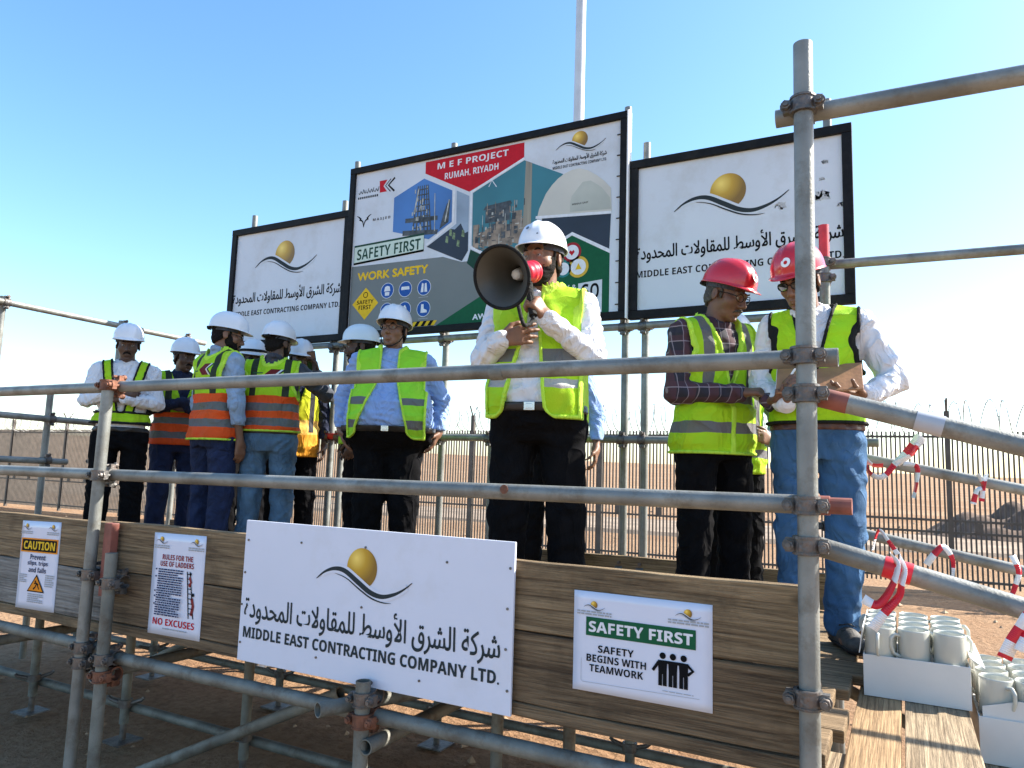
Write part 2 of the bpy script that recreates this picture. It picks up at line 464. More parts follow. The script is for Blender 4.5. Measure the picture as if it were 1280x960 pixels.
clamp(main, sp((0.004, 0, 0.935))); clamp(main, sp((0, 0, 0.562))); clamp(main, sp((-.002, -.01, .205))); clamp(main, sp((.008, 0, 1.694)))
for z, ru in ((1.033, True), (.648, False), (.235, False), (-.06, False), (-.12, False)): clamp(left, sp((-2.81, 0, z)), 0, ru)
for z, ru in ((.215, False), (-.085, False), (-.15, True)): clamp(short, sp((-2.655, -.01, z)), 0, ru)
for z, ru in ((-.085, True), (-.02, False)): clamp(stub, sp((-1.335, 0, z)), 0, ru)
# timber packer behind the left posts
pk = MB().box((-2.735, .03, .30 - GZ), (.05, .035, .30)).build('packer', BROWN_PAINT, stage, 0.003)
# inner and rear uprights under the deck with screw jacks
def jack_leg(x, y, top=-0.06):
    p = spipe('post', (x, y, GZ + .10), (x, y, top), GALV_DULL)
    MB().tube([(x, y, .01), (x, y, .25)], .017, 12).build('jack_screw', IRON, p)
    MB().box((x, y, .012), (.15, .15, .008)).build('base_plate', IRON, p)
    m = MB()
    a = random.random() * 3
    m.tube([(x, y, .185), (x, y, .225)], .036, 12)
    for s in (0, 1):
        dx, dy = math.cos(a + s * 3.14159), math.sin(a + s * 3.14159)
        m.tube([(x + dx * .03, y + dy * .03, .205), (x + dx * .085, y + dy * .085, .222), (x + dx * .10, y + dy * .10, .235)], [.012, .010, .008], 8)
    m.build('jack_nut', IRON, p)
    return p
for x, y in ((-4.41, .75), (-3.55, .75), (-2.64, .75), (-1.25, .75), (-.95, .78), (-4.48, 1.6), (-3.29, 1.62), (-2.1, 1.62), (-1.0, 1.65), (-4.1, 2.2), (-5.4, 1.0), (-.2, 1.0), (-.2, 2.2)):
    jack_leg(x, y)
spipe('ledger', (-5.6, 2.46, -.115), (.3, 2.46, -.115), GALV_DULL)
for x in (-4.46, -3.6, -2.7, -1.30, -.15): spipe('transom', (x, -.02, -.155), (x, 2.6, -.155), GALV_DULL)
spipe('ledger', (-5.6, .80, -.63), (-.1, .80, -.63), GALV_DULL)
spipe('ledger', (-5.6, 1.67, -.62), (-.1, 1.67, -.62), GALV_DULL)
spipe('brace', (-3.0, .38, -.74), (-1.75, .38, -.16), GALV_DULL)
spipe('brace', (-4.5, 1.5, -.70), (-3.3, 1.5, -.16), GALV_DULL)
# rear uprights, which also carry the hoardings
YR = 2.56
rear = []
for x, top in ((-4.88, 2.93), (-4.66, 1.72), (-3.83, 2.91), (-3.72, 3.23), (-2.77, 3.21), (-1.37, 3.2), (-1.235, 2.92), (-.128, 2.98), (-2.35, .95)):
    p = spipe('post', (x, YR, GZ), (x, YR, top)); rear.append((x, p))
    clamp(p, sp((x, YR, .94)), R(180)); clamp(p, sp((x, YR, .13)), R(180))
    if top > 1.6: clamp(p, sp((x, YR, 1.67)), R(180))
spipe('rail', (-5.75, YR - .05, .955), (-3.95, YR - .05, .95))
spipe('rail', (-3.7, YR - .05, .95), (0.1, YR - .05, .935))
rr_ = spipe('rail', (-3.95, YR - .05, .95), (-3.70, YR - .05, .95), RED_PAINT); rr_['label'] = 'red painted rail end'
spipe('rail', (-5.4, YR - .05, 1.69), (0.0, YR - .05, 1.668))
# left end of the stage
XL = -5.7
spipe('rail', (XL + .05, .1, 1.855), (XL + .05, 2.75, 1.84))
spipe('rail', (XL + .05, .1, 1.03), (XL + .05, 2.0, 1.0)); spipe('rail', (XL + .05, .1, .71), (XL + .05, 1.55, .68))
for y, top in ((.985, 1.90), (1.40, 1.22), (1.80, 1.12), (1.93, 1.90), (2.56, 1.72)):
    p = spipe('post', (XL, y, GZ), (XL, y, top))
    if top > 1.5: clamp(p, sp((XL, y, 1.85)), R(-90))
    clamp(p, sp((XL, y, 1.01)), R(-90)); clamp(p, sp((XL, y, .69)), R(-90))
# high guard tubes at the right end
ht = spipe('rail', (-0.066, .05, 1.694), (2.4, .05, 1.67)); ht['label'] = 'highest tube, leaving the tall post to the right'
spipe('rail', (-0.14, 1.95, 1.80), (2.7, 1.95, 1.75))
rp = spipe('post', (-.105, 1.90, GZ), (-.105, 1.90, 1.82))
MB().tube([(-.105, 1.90, 1.82 - GZ), (-.105, 1.90, 1.99 - GZ)], TR, 18, hollow=.0035).build('painted_tip', RED_PAINT, rp)
clamp(rp, sp((-.105, 1.90, 1.80))); clamp(rp, sp((-.105, 1.90, 1.72))); clamp(rp, sp((-.105, 1.90, .865))); clamp(rp, sp((-.105, 1.90, .505)))

# boards of the front barrier: each one a loose plank
def plank(name, x0, x1, y, z0, z1, m, label, th=.036, group=None, tilt=0.0, cat='plank'):
    n = max(2, int((x1 - x0) / .12))
    mb = MB(); V = []; F = []
    for i in range(n + 1):
        t = i / n; x = (x0 + x1) / 2 + (x1 - x0) * (t - .5)
        w = .0022 * math.sin(x * 5.1 + z0 * 30) + .0016 * math.sin(x * 13 + z0 * 9)
        for (yy, zz) in ((-th / 2, z0 + w), (th / 2, z0 + w), (th / 2, z1 + w * .7), (-th / 2, z1 + w * .7)):
            V.append((x - (x0 + x1) / 2, yy, zz - (z0 + z1) / 2))
    for i in range(n):
        for j in range(4): F.append((4 * i + j, 4 * i + 4 + j, 4 * i + 4 + (j + 1) % 4, 4 * i + (j + 1) % 4))
    F += [(0, 1, 2, 3), tuple(4 * n + k for k in (3, 2, 1, 0))]
    mb.add(V, F)
    o = mb.build(name, m, None, 0.004, ((x0 + x1) / 2, y, (z0 + z1) / 2))
    o.rotation_euler = (0, tilt, 0)
    return tag(o, label, cat, group)
plank('wooden_plank', -2.785, -.012, .080, .251, .453, WOOD_BROWN, 'upper brown board of the front barrier, between the company sign and tall right post')
plank('wooden_plank', -2.785, -.014, .080, .045, .247, WOOD_DARK, 'lower dark board of the front barrier, behind the SAFETY FIRST sheet')
plank('wooden_plank', -5.7, -2.79, .080, .244, .446, WOOD_BROWN, 'upper brown board at the left end, above the grey board')
plank('wooden_plank', -5.7, -2.79, .080, .034, .240, WOOD_GREY, 'grey weathered board at the left end, half covered by the CAUTION sheet')
plank('wooden_plank', -2.785, -.015, .120, .001, .041, WOOD_DARK, 'thin edge board lying under the lower dark board of the front barrier', th=.12)
plank('wooden_plank', -5.7, -2.79, .120, -.012, .030, WOOD_BROWN, 'thin brown edge board below the grey board at the left end', th=.12)
plank('wooden_plank', -3.55, -.05, YR - .05, .02, .215, WOOD_BROWN, 'brown toe board along the rear rail behind the men', th=.036)
plank('wooden_plank', -5.6, -3.6, YR - .05, .02, .195, WOOD_DARK, 'dark toe board along the rear rail behind the men at the left')
# deck boards, laid along the stage; their ragged right ends show beside the tall post
yy = .20
for i in range(10):
    x1 = [.015, .045, -.01, .03, .065, .025, .05, .0, .04, .02][i]
    th = .038
    n = MB().box((0, 0, 0), (5.66 + x1, .222, th)).build('deck_plank', WOOD_DECK, None, .005, (-5.66 / 2 + x1 / 2, yy + .111, -.001 - .0))
    tag(n, 'long deck board of the stage, one of a row under the feet of the men', 'plank', 'boards of the stage deck')
    yy += .228
# packers under the deck ends (stack of offcuts by the tall post)
for k, (x, y, z, dx, dy, dz, m, lb) in enumerate((
        (.035, .30, -.055, .12, .20, .040, WOOD_PALE_Y, 'pale offcut on top of the stacked board ends beside the tall right post'),
        (.030, .28, -.098, .10, .22, .040, WOOD_BROWN, 'brown offcut in the middle of the stack beside the tall right post'),
        (.022, .27, -.142, .085, .20, .040, mat('green_painted_wood', (.09, .16, .06), .7, 0, .3, 20, .2), 'green painted offcut low in the stack beside the tall right post'))):
    o = MB().box((0, 0, 0), (dx, dy, dz)).build('timber_offcut', m, None, .003, (x, y, z)); tag(o, lb, 'timber offcut')

# ---------------------------------------------------------------- stair at the right end
stair = empty('scaffold_stair', (0.5, .8, GZ), 0, 'stair of scaffold tubes dropping to the right of the stage, with taped sloping handrails', 'stair')
def st(p): return (p[0] - .5, p[1] - .8, p[2] - GZ)
def hand(y, p, q, bands=()):
    d = Vector(q) - Vector(p)
    o = pipe('handrail', st(p), st(q), stair)
    for t0, t1, m in bands:
        MB().tube([Vector(st(p)) + d * t0, Vector(st(p)) + d * t1], TR + .0014, 18).build('tape_band', m, o)
    return o
TAPE_RED = flat('red_tape', (.62, .015, .03), .4); TAPE_SILVER = flat('silver_tape', (.42, .44, .48), .35)
BARE = mat('rusty_tube', (.25, .17, .14), .55, .3, .4, 10, .3)
# measured slopes of the four handrails
hand(.05, (-0.02, .05, .945), (1.2, .05, .60), ((0.02, .095, BROWN_PAINT), (.215, .262, TAPE_SILVER)))
hand(.05, (-.02, .05, .568), (1.2, .05, .265), ((.152, .200, TAPE_RED),))
hand(1.85, (-.13, 1.95, .869), (1.7, 1.85, .498))
hand(1.85, (-.13, 1.95, .509), (1.7, 1.85, .168))
for x, y, t in ((1.15, 0, .66), (1.15, 1.90, .66), (1.15, .78, -.3)): pipe('post', st((x, y, GZ)), st((x, y, t)), stair)
for y in (.25, 1.35): MB().tube([st((.0, y, -.10)), st((1.2, y, -.62))], TR, 16).build('stringer', GALV_DULL, stair)
def tread(x0, x1, y0, y1, z, m, lb):
    o = MB().box((0, 0, 0), (x1 - x0, y1 - y0, .038)).build('tread_plank', m, None, .004, ((x0 + x1) / 2, (y0 + y1) / 2, z - .019))
    tag(o, lb, 'plank'); return o
tread(.052, .186, .02, 2.2, -.021, WOOD_ORANGE_Y, 'yellow brown tread board nearest the tall post, under the first carton')
tread(.196, .384, .0, 2.25, -.021, WOOD_PALE_Y, 'bleached grainy tread board under the right part of the first carton')
tread(.415, .60, .05, 2.2, -.172, WOOD_PALE_Y, 'tread board one step down, under the lower carton of mugs')
tread(.61, .80, .05, 2.2, -.172, WOOD_ORANGE_Y, 'outer tread board one step down, at the right edge')
# ---------------------------------------------------------------- lettering and printed shapes
_F = {'ش': (0xFEB5, 4), 'ر': (0xFEAD, 2), 'ك': (0xFED9, 4), 'ة': (0xFE93, 2), 'ا': (0xFE8D, 2), 'ل': (0xFEDD, 4), 'ق': (0xFED5, 4),
      'أ': (0xFE83, 2), 'و': (0xFEED, 2), 'س': (0xFEB1, 4), 'ط': (0xFEC1, 4), 'م': (0xFEE1, 4), 'ت': (0xFE95, 4), 'ح': (0xFEA1, 4),
      'د': (0xFEA9, 2), 'لا': (0xFEFB, 2), 'لأ': (0xFEF7, 2)}
def arabic(s):
    """joined letter forms, put in left-to-right drawing order"""
    words = []
    for w in s.split(' '):
        L = []; i = 0
        while i < len(w):
            if w[i:i + 2] in _F: L.append(w[i:i + 2]); i += 2
            else: L.append(w[i]); i += 1
        g = ''
        for j, c in enumerate(L):
            b, n = _F[c]
            prev = j > 0 and _F[L[j - 1]][1] == 4
            nxt = n == 4 and j < len(L) - 1
            g += chr(b + ((3 if nxt else 1) if prev else (2 if nxt else 0)))
        words.append(g[::-1])
    return ' '.join(words[::-1])
def boldsans(s, italic=False):
    o = ''
    for c in s:
        if 'A' <= c <= 'Z': o += chr((0x1D63C if italic else 0x1D5D4) + ord(c) - 65)
        elif 'a' <= c <= 'z': o += chr((0x1D656 if italic else 0x1D5EE) + ord(c) - 97)
        elif '0' <= c <= '9': o += chr(0x1D7EC + ord(c) - 48)
        else: o += c
    return o
COMPANY_AR = arabic('شركة الشرق الأوسط للمقاولات المحدودة')
COMPANY_EN = 'MIDDLE EAST CONTRACTING COMPANY LTD.'
_tcache = {}
def glyphs(text):
    if text not in _tcache:
        c = bpy.data.curves.new('lettering', 'FONT'); c.body = text; c.resolution_u = 4
        o = bpy.data.objects.new('lettering', c)
        me = bpy.data.meshes.new_from_object(o)
        v = np.array([p.co[:2] for p in me.vertices]); f = [tuple(p.vertices) for p in me.polygons]
        bpy.data.objects.remove(o); bpy.data.curves.remove(c); bpy.data.meshes.remove(me)
        _tcache[text] = (v, f)
    return _tcache[text]
class Sheet:
    """things printed on a flat board: local x right, local z up, printed side faces -y at local y0"""
    def __init__(s, root, y0=0.0): s.root = root; s.y = y0
    def text(s, name, body, x0, x1, z0, z1, m, lift=1.0, bold=True, italic=False, heavy=0.0, skew=0.0, slope=0.0):
        """fit the words into the box x0..x1, z0..z1"""
        v, f = glyphs(boldsans(body, italic) if bold else body)
        lo, hi = v.min(0), v.max(0)
        p = (v - lo) / (hi - lo)
        mb = MB()
        sh = [(0, 0)] if not heavy else [(-heavy, 0), (heavy, 0), (0, -heavy), (0, heavy), (0, 0)]
        for k, (dx, dz) in enumerate(sh):
            zz = z0 + p[:, 1] * (z1 - z0)
            xx = x0 + p[:, 0] * (x1 - x0) + skew * (zz - z0)
            zz = zz + slope * (xx - x0)
            V = [(xx[i] + dx, s.y - 0.001 * lift - 0.00008 * k, zz[i] + dz) for i in range(len(p))]
            mb.add(V, f)
        return s._b(mb, name, m)
    def _b(s, mb, name, m):
        me = bpy.data.meshes.new(name); me.from_pydata(mb.v, [], mb.f)
        me.materials.append(m)
        o = bpy.data.objects.new(name, me); COL.objects.link(o); o.parent = s.root
        # printed faces must look towards -y
        bm = bmesh.new(); bm.from_mesh(me)
        for fc in bm.faces:
            fc.normal_update()
            if fc.normal.y > 0: fc.normal_flip()
        bm.to_mesh(me); bm.free()
        return o
    def poly(s, name, pts, m, lift=1.0):
        mb = MB()
        mb.add([(p[0], s.y - 0.001 * lift, p[1]) for p in pts], [tuple(range(len(pts)))])
        return s._b(mb, name, m)
    def polys(s, name, lst, m, lift=1.0):
        mb = MB()
        for k, pts in enumerate(lst):
            mb.add([(p[0], s.y - 0.001 * lift - 0.00004 * k, p[1]) for p in pts], [tuple(range(len(pts)))])
        return s._b(mb, name, m)
    def disc(s, name, c, r, m, lift=1.0, rz=None, n=40):
        return s.poly(name, [(c[0] + r * math.cos(2 * math.pi * k / n), c[1] + (rz or r) * math.sin(2 * math.pi * k / n)) for k in range(n)], m, lift)
def rect(x0, x1, z0, z1): return [(x0, z0), (x1, z0), (x1, z1), (x0, z1)]
def stroke(p, w):
    """polygon round a polyline of half-widths w"""
    p = [Vector(q) for q in p]; n = len(p); L = []; Rr = []
    for i in range(n):
        t = (p[min(i + 1, n - 1)] - p[max(i - 1, 0)]); t = t / max(t.length, 1e-6); nn = Vector((-t.y, t.x))
        ww = w[i] if isinstance(w, list) else w
        L.append(tuple(p[i] + nn * ww)); Rr.append(tuple(p[i] - nn * ww))
    return L + Rr[::-1]
def spline(pts, n=8):
    out = []
    P = [pts[0]] + list(pts) + [pts[-1]]
    for i in range(1, len(P) - 2):
        for k in range(n):
            t = k / n
            q = []
            for d in range(2):
                a, b, c, e = P[i - 1][d], P[i][d], P[i + 1][d], P[i + 2][d]
                q.append(.5 * (2 * b + (c - a) * t + (2 * a - 5 * b + 4 * c - e) * t * t + (3 * b - a - 3 * c + e) * t ** 3))
            out.append(tuple(q))
    return out + [tuple(pts[-1])]

def ink(name, c, rough=0.6): return flat(name, c, rough, var=.08, scale=30, spec=.15)
BLACK_INK = ink('black_ink', (.004, .0045, .006), .8); SLATE = ink('slate_green_ink', (.028, .038, .043), .7); WHITE_INK = ink('white_ink', (.70, .72, .76))
GREEN_INK = ink('green_ink', (.008, .095, .042)); RED_INK = ink('red_ink', (.50, .012, .025)); YELLOW_INK = ink('yellow_ink', (.75, .48, .02)); BLUE_INK = ink('blue_ink', (.02, .09, .34))
GREY_INK = ink('grey_ink', (.35, .36, .38)); DARKGREEN_INK = ink('dark_green_ink', (.015, .06, .04)); ORANGE_INK = ink('orange_ink', (.75, .25, .01)); DARKRED_INK = ink('dark_red_ink', (.25, .01, .015))
BOARD_WHITE = mat('white_board', (.64, .675, .79), .5, 0, .03, 2.5, 0.03, 3, dirt=(.50, .50, .51), dirt_amt=.35, dirt_scale=2)
BILL_WHITE = mat('faded_billboard_white', (.59, .63, .69), .55, 0, .05, 1.5, .05, 4, dirt=(.42, .41, .39), dirt_amt=.45, dirt_scale=2.3)
PAPER = mat('laminated_paper', (.62, .67, .80), .22, 0, .03, 5, .12, 7)
GOLD = bpy.data.materials.new('gold_print'); GOLD.use_nodes = True
def _gold():
    nt = GOLD.node_tree; b = nt.nodes['Principled BSDF']; b.inputs['Roughness'].default_value = .4
    tc = nd(nt, 'ShaderNodeTexCoord'); g = nd(nt, 'ShaderNodeTexGradient', gradient_type='SPHERICAL')
    mp = nd(nt, 'ShaderNodeMapping'); mp.inputs['Location'].default_value = (.3, 0, -.38); mp.inputs['Scale'].default_value = (.8, .0, .8)
    nt.links.new(tc.outputs['Object'], mp.inputs['Vector']); nt.links.new(mp.outputs[0], g.inputs['Vector'])
    r = nd(nt, 'ShaderNodeValToRGB'); r.color_ramp.elements[0].position = 0; r.color_ramp.elements[1].position = .95
    r.color_ramp.elements[0].color = (.22, .115, .005, 1); r.color_ramp.elements[1].color = (.86, .62, .12, 1)
    e = r.color_ramp.elements.new(.5); e.color = (.52, .30, .012, 1)
    nt.links.new(g.outputs['Fac'], r.inputs['Fac']); nt.links.new(r.outputs['Color'], b.inputs['Base Color'])
_gold()
def emblem(sh, x0, x1, zb, white, lift=1.0, dark=None):
    """gold ball above a slate wave; x0..x1 the wave, zb the height of its left end"""
    W = x1 - x0
    root = sh.root
    # the ball has its own origin so that its printed gradient follows it
    c = (x0 + .485 * W, zb + .125 * W); r = .158 * W
    n = 48
    me = bpy.data.meshes.new('emblem_ball')
    me.from_pydata([(math.cos(2 * math.pi * k / n), 0, math.sin(2 * math.pi * k / n)) for k in range(n)], [], [tuple(range(n))])
    me.materials.append(GOLD)
    o = bpy.data.objects.new('emblem_ball', me); COL.objects.link(o); o.parent = root
    o.location = (c[0], sh.y - .001 * lift, c[1]); o.scale = (r, 1, r * 1.04)
    top = [(0, 0), (.09, .065), (.2, .1), (.31, .088), (.45, .012), (.58, -.058), (.70, -.082), (.82, -.055), (.92, -.005), (1.0, .055)]
    pt = spline([(x0 + a * W, zb + b * W) for a, b in top], 6)
    N = len(pt)
    hw = [W * (.003 + .019 * math.sin(math.pi * (i / (N - 1)) ** .9) ** 1.2) for i in range(N)]
    sh.poly('emblem_outline', stroke(pt[4:-4], [h + W * .022 for h in hw[4:-4]]), white, lift + .5)
    sh.poly('emblem_wave', stroke(pt, hw), dark or SLATE, lift + 1.0)
    low = spline([(x0 + a * W, zb + b * W) for a, b in ((.2, .062), (.33, .03), (.47, -.045), (.6, -.105), (.72, -.128), (.8, -.125))], 6)
    N = len(low)
    sh.poly('emblem_line', stroke(low, [W * (.001 + .006 * math.sin(math.pi * i / (N - 1))) for i in range(N)]), dark or SLATE, lift + 1.2)

def frame_board(name, x0, x1, z0, z1, y, label, m, fw=.055, th=.05, fm=BLACK_FRAME):
    """board in a steel frame, hung on the rear uprights"""
    cx_, cz_ = (x0 + x1) / 2, (z0 + z1) / 2
    root = empty(name, (cx_, y, z0), 0, label, 'billboard')
    w, h = x1 - x0, z1 - z0
    mb = MB()
    for zz in (fw / 2, h - fw / 2): mb.box((0, 0, zz), (w, th, fw))
    for xx in (-w / 2 + fw / 2, w / 2 - fw / 2): mb.box((xx, 0, h / 2), (fw, th - .003, h - 2 * fw))
    mb.build('frame', fm, root, .003)
    MB().box((0, .004, h / 2), (w - 2 * fw + .01, .012, h - 2 * fw + .01)).build('panel', m, root)
    return root, Sheet(root, -.0022), w, h
# ---- side hoardings
def side_board(x0, x1, z0, z1, label, ar, en, lg):
    root, sh, w, h = frame_board('billboard', x0, x1, z0, z1, 2.5, label, BILL_WHITE)
    cx_ = (x0 + x1) / 2
    emblem(sh, lg[0] - cx_, lg[1] - cx_, lg[2] - z0, BILL_WHITE, 1)
    sh.text('arabic_lettering', COMPANY_AR, ar[0] - cx_, ar[1] - cx_, ar[2] - z0 + .004, ar[3] - z0 - .008, BLACK_INK, 1, bold=False, heavy=.0018)
    sh.text('english_lettering', COMPANY_EN, en[0] - cx_, en[1] - cx_, en[2] - z0, en[3] - z0, BLACK_INK, 1)
    return root, sh, w, h
rb, shr, wr, hr = side_board(-1.325, .006, 1.713, 2.777, 'white company billboard at the right, partly behind the tall post, with gold ball emblem',
                             (-1.28, -.05, 2.075, 2.215), (-1.28, -.05, 1.985, 2.03), (-1.032, -.34, 2.395))
rng = random.Random(4)
STAIN = mat('grime', (.44, .45, .46), .7, 0, .3, 40)
for sx, sz, sr in ((.5, .36, .03), (.52, .56, .012), (.50, .46, .01), (.27, .33, .022), (.6, .29, .014)):
    shr.polys('grime_mark', [[(sx + rng.uniform(-sr, sr) * 1.4 + rr * math.cos(a), sz + hr * .28 + rng.uniform(-sr, sr) + rr * .6 * math.sin(a)) for a in [i * .7 for i in range(9)]] for rr in [sr * rng.uniform(.15, .5) for _ in range(7)]], STAIN, .6)
side_board(-5.06, -3.70, 1.713, 2.792, 'white company billboard at the left, lowest corner above the men in orange vests',
           (-5.007, -3.766, 2.085, 2.225), (-5.007, -3.775, 1.995, 2.04), (-4.761, -4.051, 2.42))

# ---- large middle hoarding
mx0, mx1, mz0, mz1 = -3.703, -1.338, 1.718, 3.128
root, sh, w, h = frame_board('billboard', mx0, mx1, mz0, mz1, 2.48, 'large printed project billboard in the middle, with red MEF PROJECT heading and safety pictures', BILL_WHITE, .05)
MB().box((w / 2 + .006, .0, h / 2), (.011, .06, h)).build('edge_strip', flat('white_edge_paint', (.8, .8, .8), .5), root)
mc = (mx0 + mx1) / 2
def P(*pts): return [(x - mc, z - mz0) for x, z in pts]
def px(x): return x - mc
def pz(z): return z - mz0
TEAL = mat('printed_teal_sky', (.03, .16, .20), .5, 0, .25, 1.2); SKYBLUE = mat('printed_blue_sky', (.05, .16, .42), .5, 0, .3, 1.5)
PGREY = mat('printed_grey_field', (.15, .165, .16), .5, 0, .15, 1.2); NAVY = mat('printed_navy', (.008, .014, .03), .5, 0, .4, 3)
PALE_PHOTO = mat('printed_pale_sky', (.26, .33, .42), .5, 0, .3, 3); TAN_PHOTO = mat('printed_tan_steel', (.24, .18, .13), .5, 0, .6, 14); DARK_PHOTO = mat('printed_dark_steel', (.045, .05, .055), .5, 0, .9, 22)
HELM_PRINT = mat('printed_pale_helmet', (.54, .52, .46), .5, 0, .12, 2.5); STEEL_PHOTO = mat('printed_pale_steel', (.42, .42, .38), .5, 0, .5, 20)
sh.poly('printed_grey_field', P((-3.648, 2.305), (-2.776, 2.291), (-2.608, 2.234), (-2.333, 2.232), (-2.1, 2.0), (-2.2, 1.775), (-3.648, 1.775)), PGREY, .5)
sh.poly('printed_green_field', P((-2.815, 1.772), (-2.427, 1.967), (-2.205, 2.071), (-1.795, 2.304), (-1.73, 2.322), (-1.457, 2.168), (-1.457, 1.772)), GREEN_INK, .8)
sh.poly('printed_white_edge', stroke(P((-2.0, 2.2), (-1.73, 2.335), (-1.45, 2.178)), .012), WHITE_INK, 1.6)
sh.poly('red_heading_panel', P((-2.972, 3.064), (-2.118, 3.061), (-2.116, 2.936), (-2.567, 2.764), (-2.971, 2.972)), RED_INK, .9)
sh.text('heading_lettering', 'M E F PROJECT', px(-2.86), px(-2.245), pz(2.972), pz(3.035), WHITE_INK, 1.4, italic=False)
sh.text('heading_lettering', 'RUMAH, RIYADH', px(-2.79), px(-2.325), pz(2.887), pz(2.945), WHITE_INK, 1.4)
# left photograph: stand-in of a stepped steel structure under a blue sky
sh.poly('photo_panel', P((-3.26, 2.822), (-2.98, 2.934), (-2.718, 2.798), (-2.711, 2.553), (-2.912, 2.443), (-3.256, 2.546)), SKYBLUE, .8)
tw = []
for k in range(9):
    z = 2.50 + k * .043; hw = .085 - k * .0045
    tw.append(P((-2.99 - hw, z), (-2.99 + hw, z), (-2.99 + hw, z + .010), (-2.99 - hw, z + .010)))
for xx in (-.075, -.045, -.012, .02, .05, .075): tw.append(P((-2.99 + xx * 1.15, 2.49), (-2.975 + xx * 1.15, 2.49), (-2.982 + xx * .6, 2.88), (-2.99 + xx * .6, 2.88)))
tw.append(P((-3.14, 2.60), (-2.84, 2.585), (-2.84, 2.62), (-3.14, 2.635))); tw.append(P((-3.16, 2.50), (-2.84, 2.475), (-2.83, 2.51), (-3.16, 2.54)))
sh.polys('photo_structure', tw, DARK_PHOTO, 1.2)
sh.polys('photo_highlight', [P((-3.05 + a, 2.50 + b), (-3.04 + a, 2.50 + b), (-3.04 + a, 2.53 + b), (-3.05 + a, 2.53 + b)) for a, b in [(rng.uniform(-.04, .11), rng.uniform(0, .34)) for _ in range(26)]] +
         [P((-3.065, 2.66), (-3.05, 2.66), (-3.02, 2.86), (-3.03, 2.86)), P((-2.865, 2.5), (-2.858, 2.5), (-2.87, 2.80), (-2.876, 2.80)), P((-2.775, 2.56), (-2.765, 2.56), (-2.735, 2.73), (-2.745, 2.73))], STEEL_PHOTO, 1.4)
sh.poly('photo_structure', P((-2.82, 2.51), (-2.74, 2.555), (-2.73, 2.73), (-2.76, 2.70), (-2.79, 2.62)), DARK_PHOTO, 1.1)
# slim photograph
sh.poly('photo_panel', P((-2.678, 2.791), (-2.565, 2.731), (-2.558, 2.313), (-2.608, 2.24), (-2.928, 2.386), (-2.67, 2.532)), PALE_PHOTO, .8)
sh.poly('photo_foreground', P((-2.928, 2.386), (-2.72, 2.50), (-2.68, 2.49), (-2.63, 2.53), (-2.59, 2.45), (-2.563, 2.46), (-2.558, 2.313), (-2.608, 2.24)), NAVY, 1.1)
sh.polys('photo_figure', [P((-2.76 + a, 2.40 + b), (-2.735 + a, 2.39 + b), (-2.735 + a, 2.44 + b), (-2.755 + a, 2.45 + b)) for a, b in ((0, 0), (.06, .02), (.1, -.04), (.14, .03), (.03, .05))], mat('printed_figures', (.16, .22, .10), .5, 0, .7, 40), 1.3)
sh.poly('photo_panel', P((-2.537, 2.32), (-2.417, 2.256), (-2.405, 2.187), (-2.498, 2.165), (-2.564, 2.22)), DARKGREEN_INK, 1.0)
# large photograph: stand-in works with a chimney under a teal sky
hexp = P((-2.534, 2.749), (-2.113, 2.926), (-1.806, 2.771), (-1.891, 2.704), (-1.965, 2.588), (-1.997, 2.492), (-2.05, 2.211), (-2.36, 2.251), (-2.408, 2.277), (-2.527, 2.348))
sh.poly('photo_panel', hexp, TEAL, .9)
sh.poly('photo_panel_edge', stroke(P((-2.113, 2.94), (-2.547, 2.757), (-2.54, 2.34), (-2.40, 2.262)), .010), WHITE_INK, 1.5)
sh.poly('photo_panel_edge', stroke(P((-2.70, 2.82), (-2.70, 2.545), (-2.93, 2.40)), .009), WHITE_INK, 1.5)
works = [P((x, 2.33), (x + ww, 2.31), (x + ww, z), (x, z)) for x, ww, z in ((-2.52, .05, 2.50), (-2.46, .04, 2.44), (-2.42, .10, 2.46), (-2.33, .09, 2.52), (-2.25, .06, 2.47), (-2.20, .08, 2.56), (-2.14, .05, 2.5))]
sh.polys('photo_structure', works, TAN_PHOTO, 1.2)
sh.polys('photo_structure', [P((-2.42, 2.50), (-2.22, 2.50), (-2.22, 2.62), (-2.42, 2.60)), P((-2.44, 2.60), (-2.20, 2.62), (-2.22, 2.645), (-2.42, 2.63))] +
         [P((x, z), (x + .03, z), (x + .03, z + .05), (x, z + .05)) for x, z in ((-2.50, 2.36), (-2.40, 2.38), (-2.36, 2.44), (-2.28, 2.37), (-2.24, 2.42), (-2.18, 2.40), (-2.2, 2.5), (-2.31, 2.48))], DARK_PHOTO, 1.5)
sh.polys('photo_chimney', [P((-2.115, 2.25), (-2.045, 2.25), (-2.05, 2.895), (-2.10, 2.92))], mat('printed_chimney', (.28, .25, .19), .5, 0, .25, 5, stretch=(6, 1, .3)), 1.6)
rg2 = random.Random(31)
for nm_, mt_, cnt_ in (('photo_detail', DARK_PHOTO, 46), ('photo_detail', TAN_PHOTO, 40), ('photo_detail', STEEL_PHOTO, 24)):
    L_ = []
    for _ in range(cnt_):
        x = rg2.uniform(-2.50, -2.09); zt_ = 2.60 if x > -2.42 else 2.48
        z = rg2.uniform(2.30, zt_); ww, hh_ = rg2.choice(((.006, .05), (.022, .008), (.014, .02), (.03, .005), (.004, .09)))
        L_.append(P((x, z), (x + ww, z), (x + ww, z + hh_), (x, z + hh_)))
    sh.polys(nm_, L_, mt_, 1.56 + .012 * cnt_ / 46)
sh.poly('printed_mark', stroke(P((-2.40, 2.775), (-2.375, 2.82), (-2.335, 2.765)), .0035), WHITE_INK, 1.6)
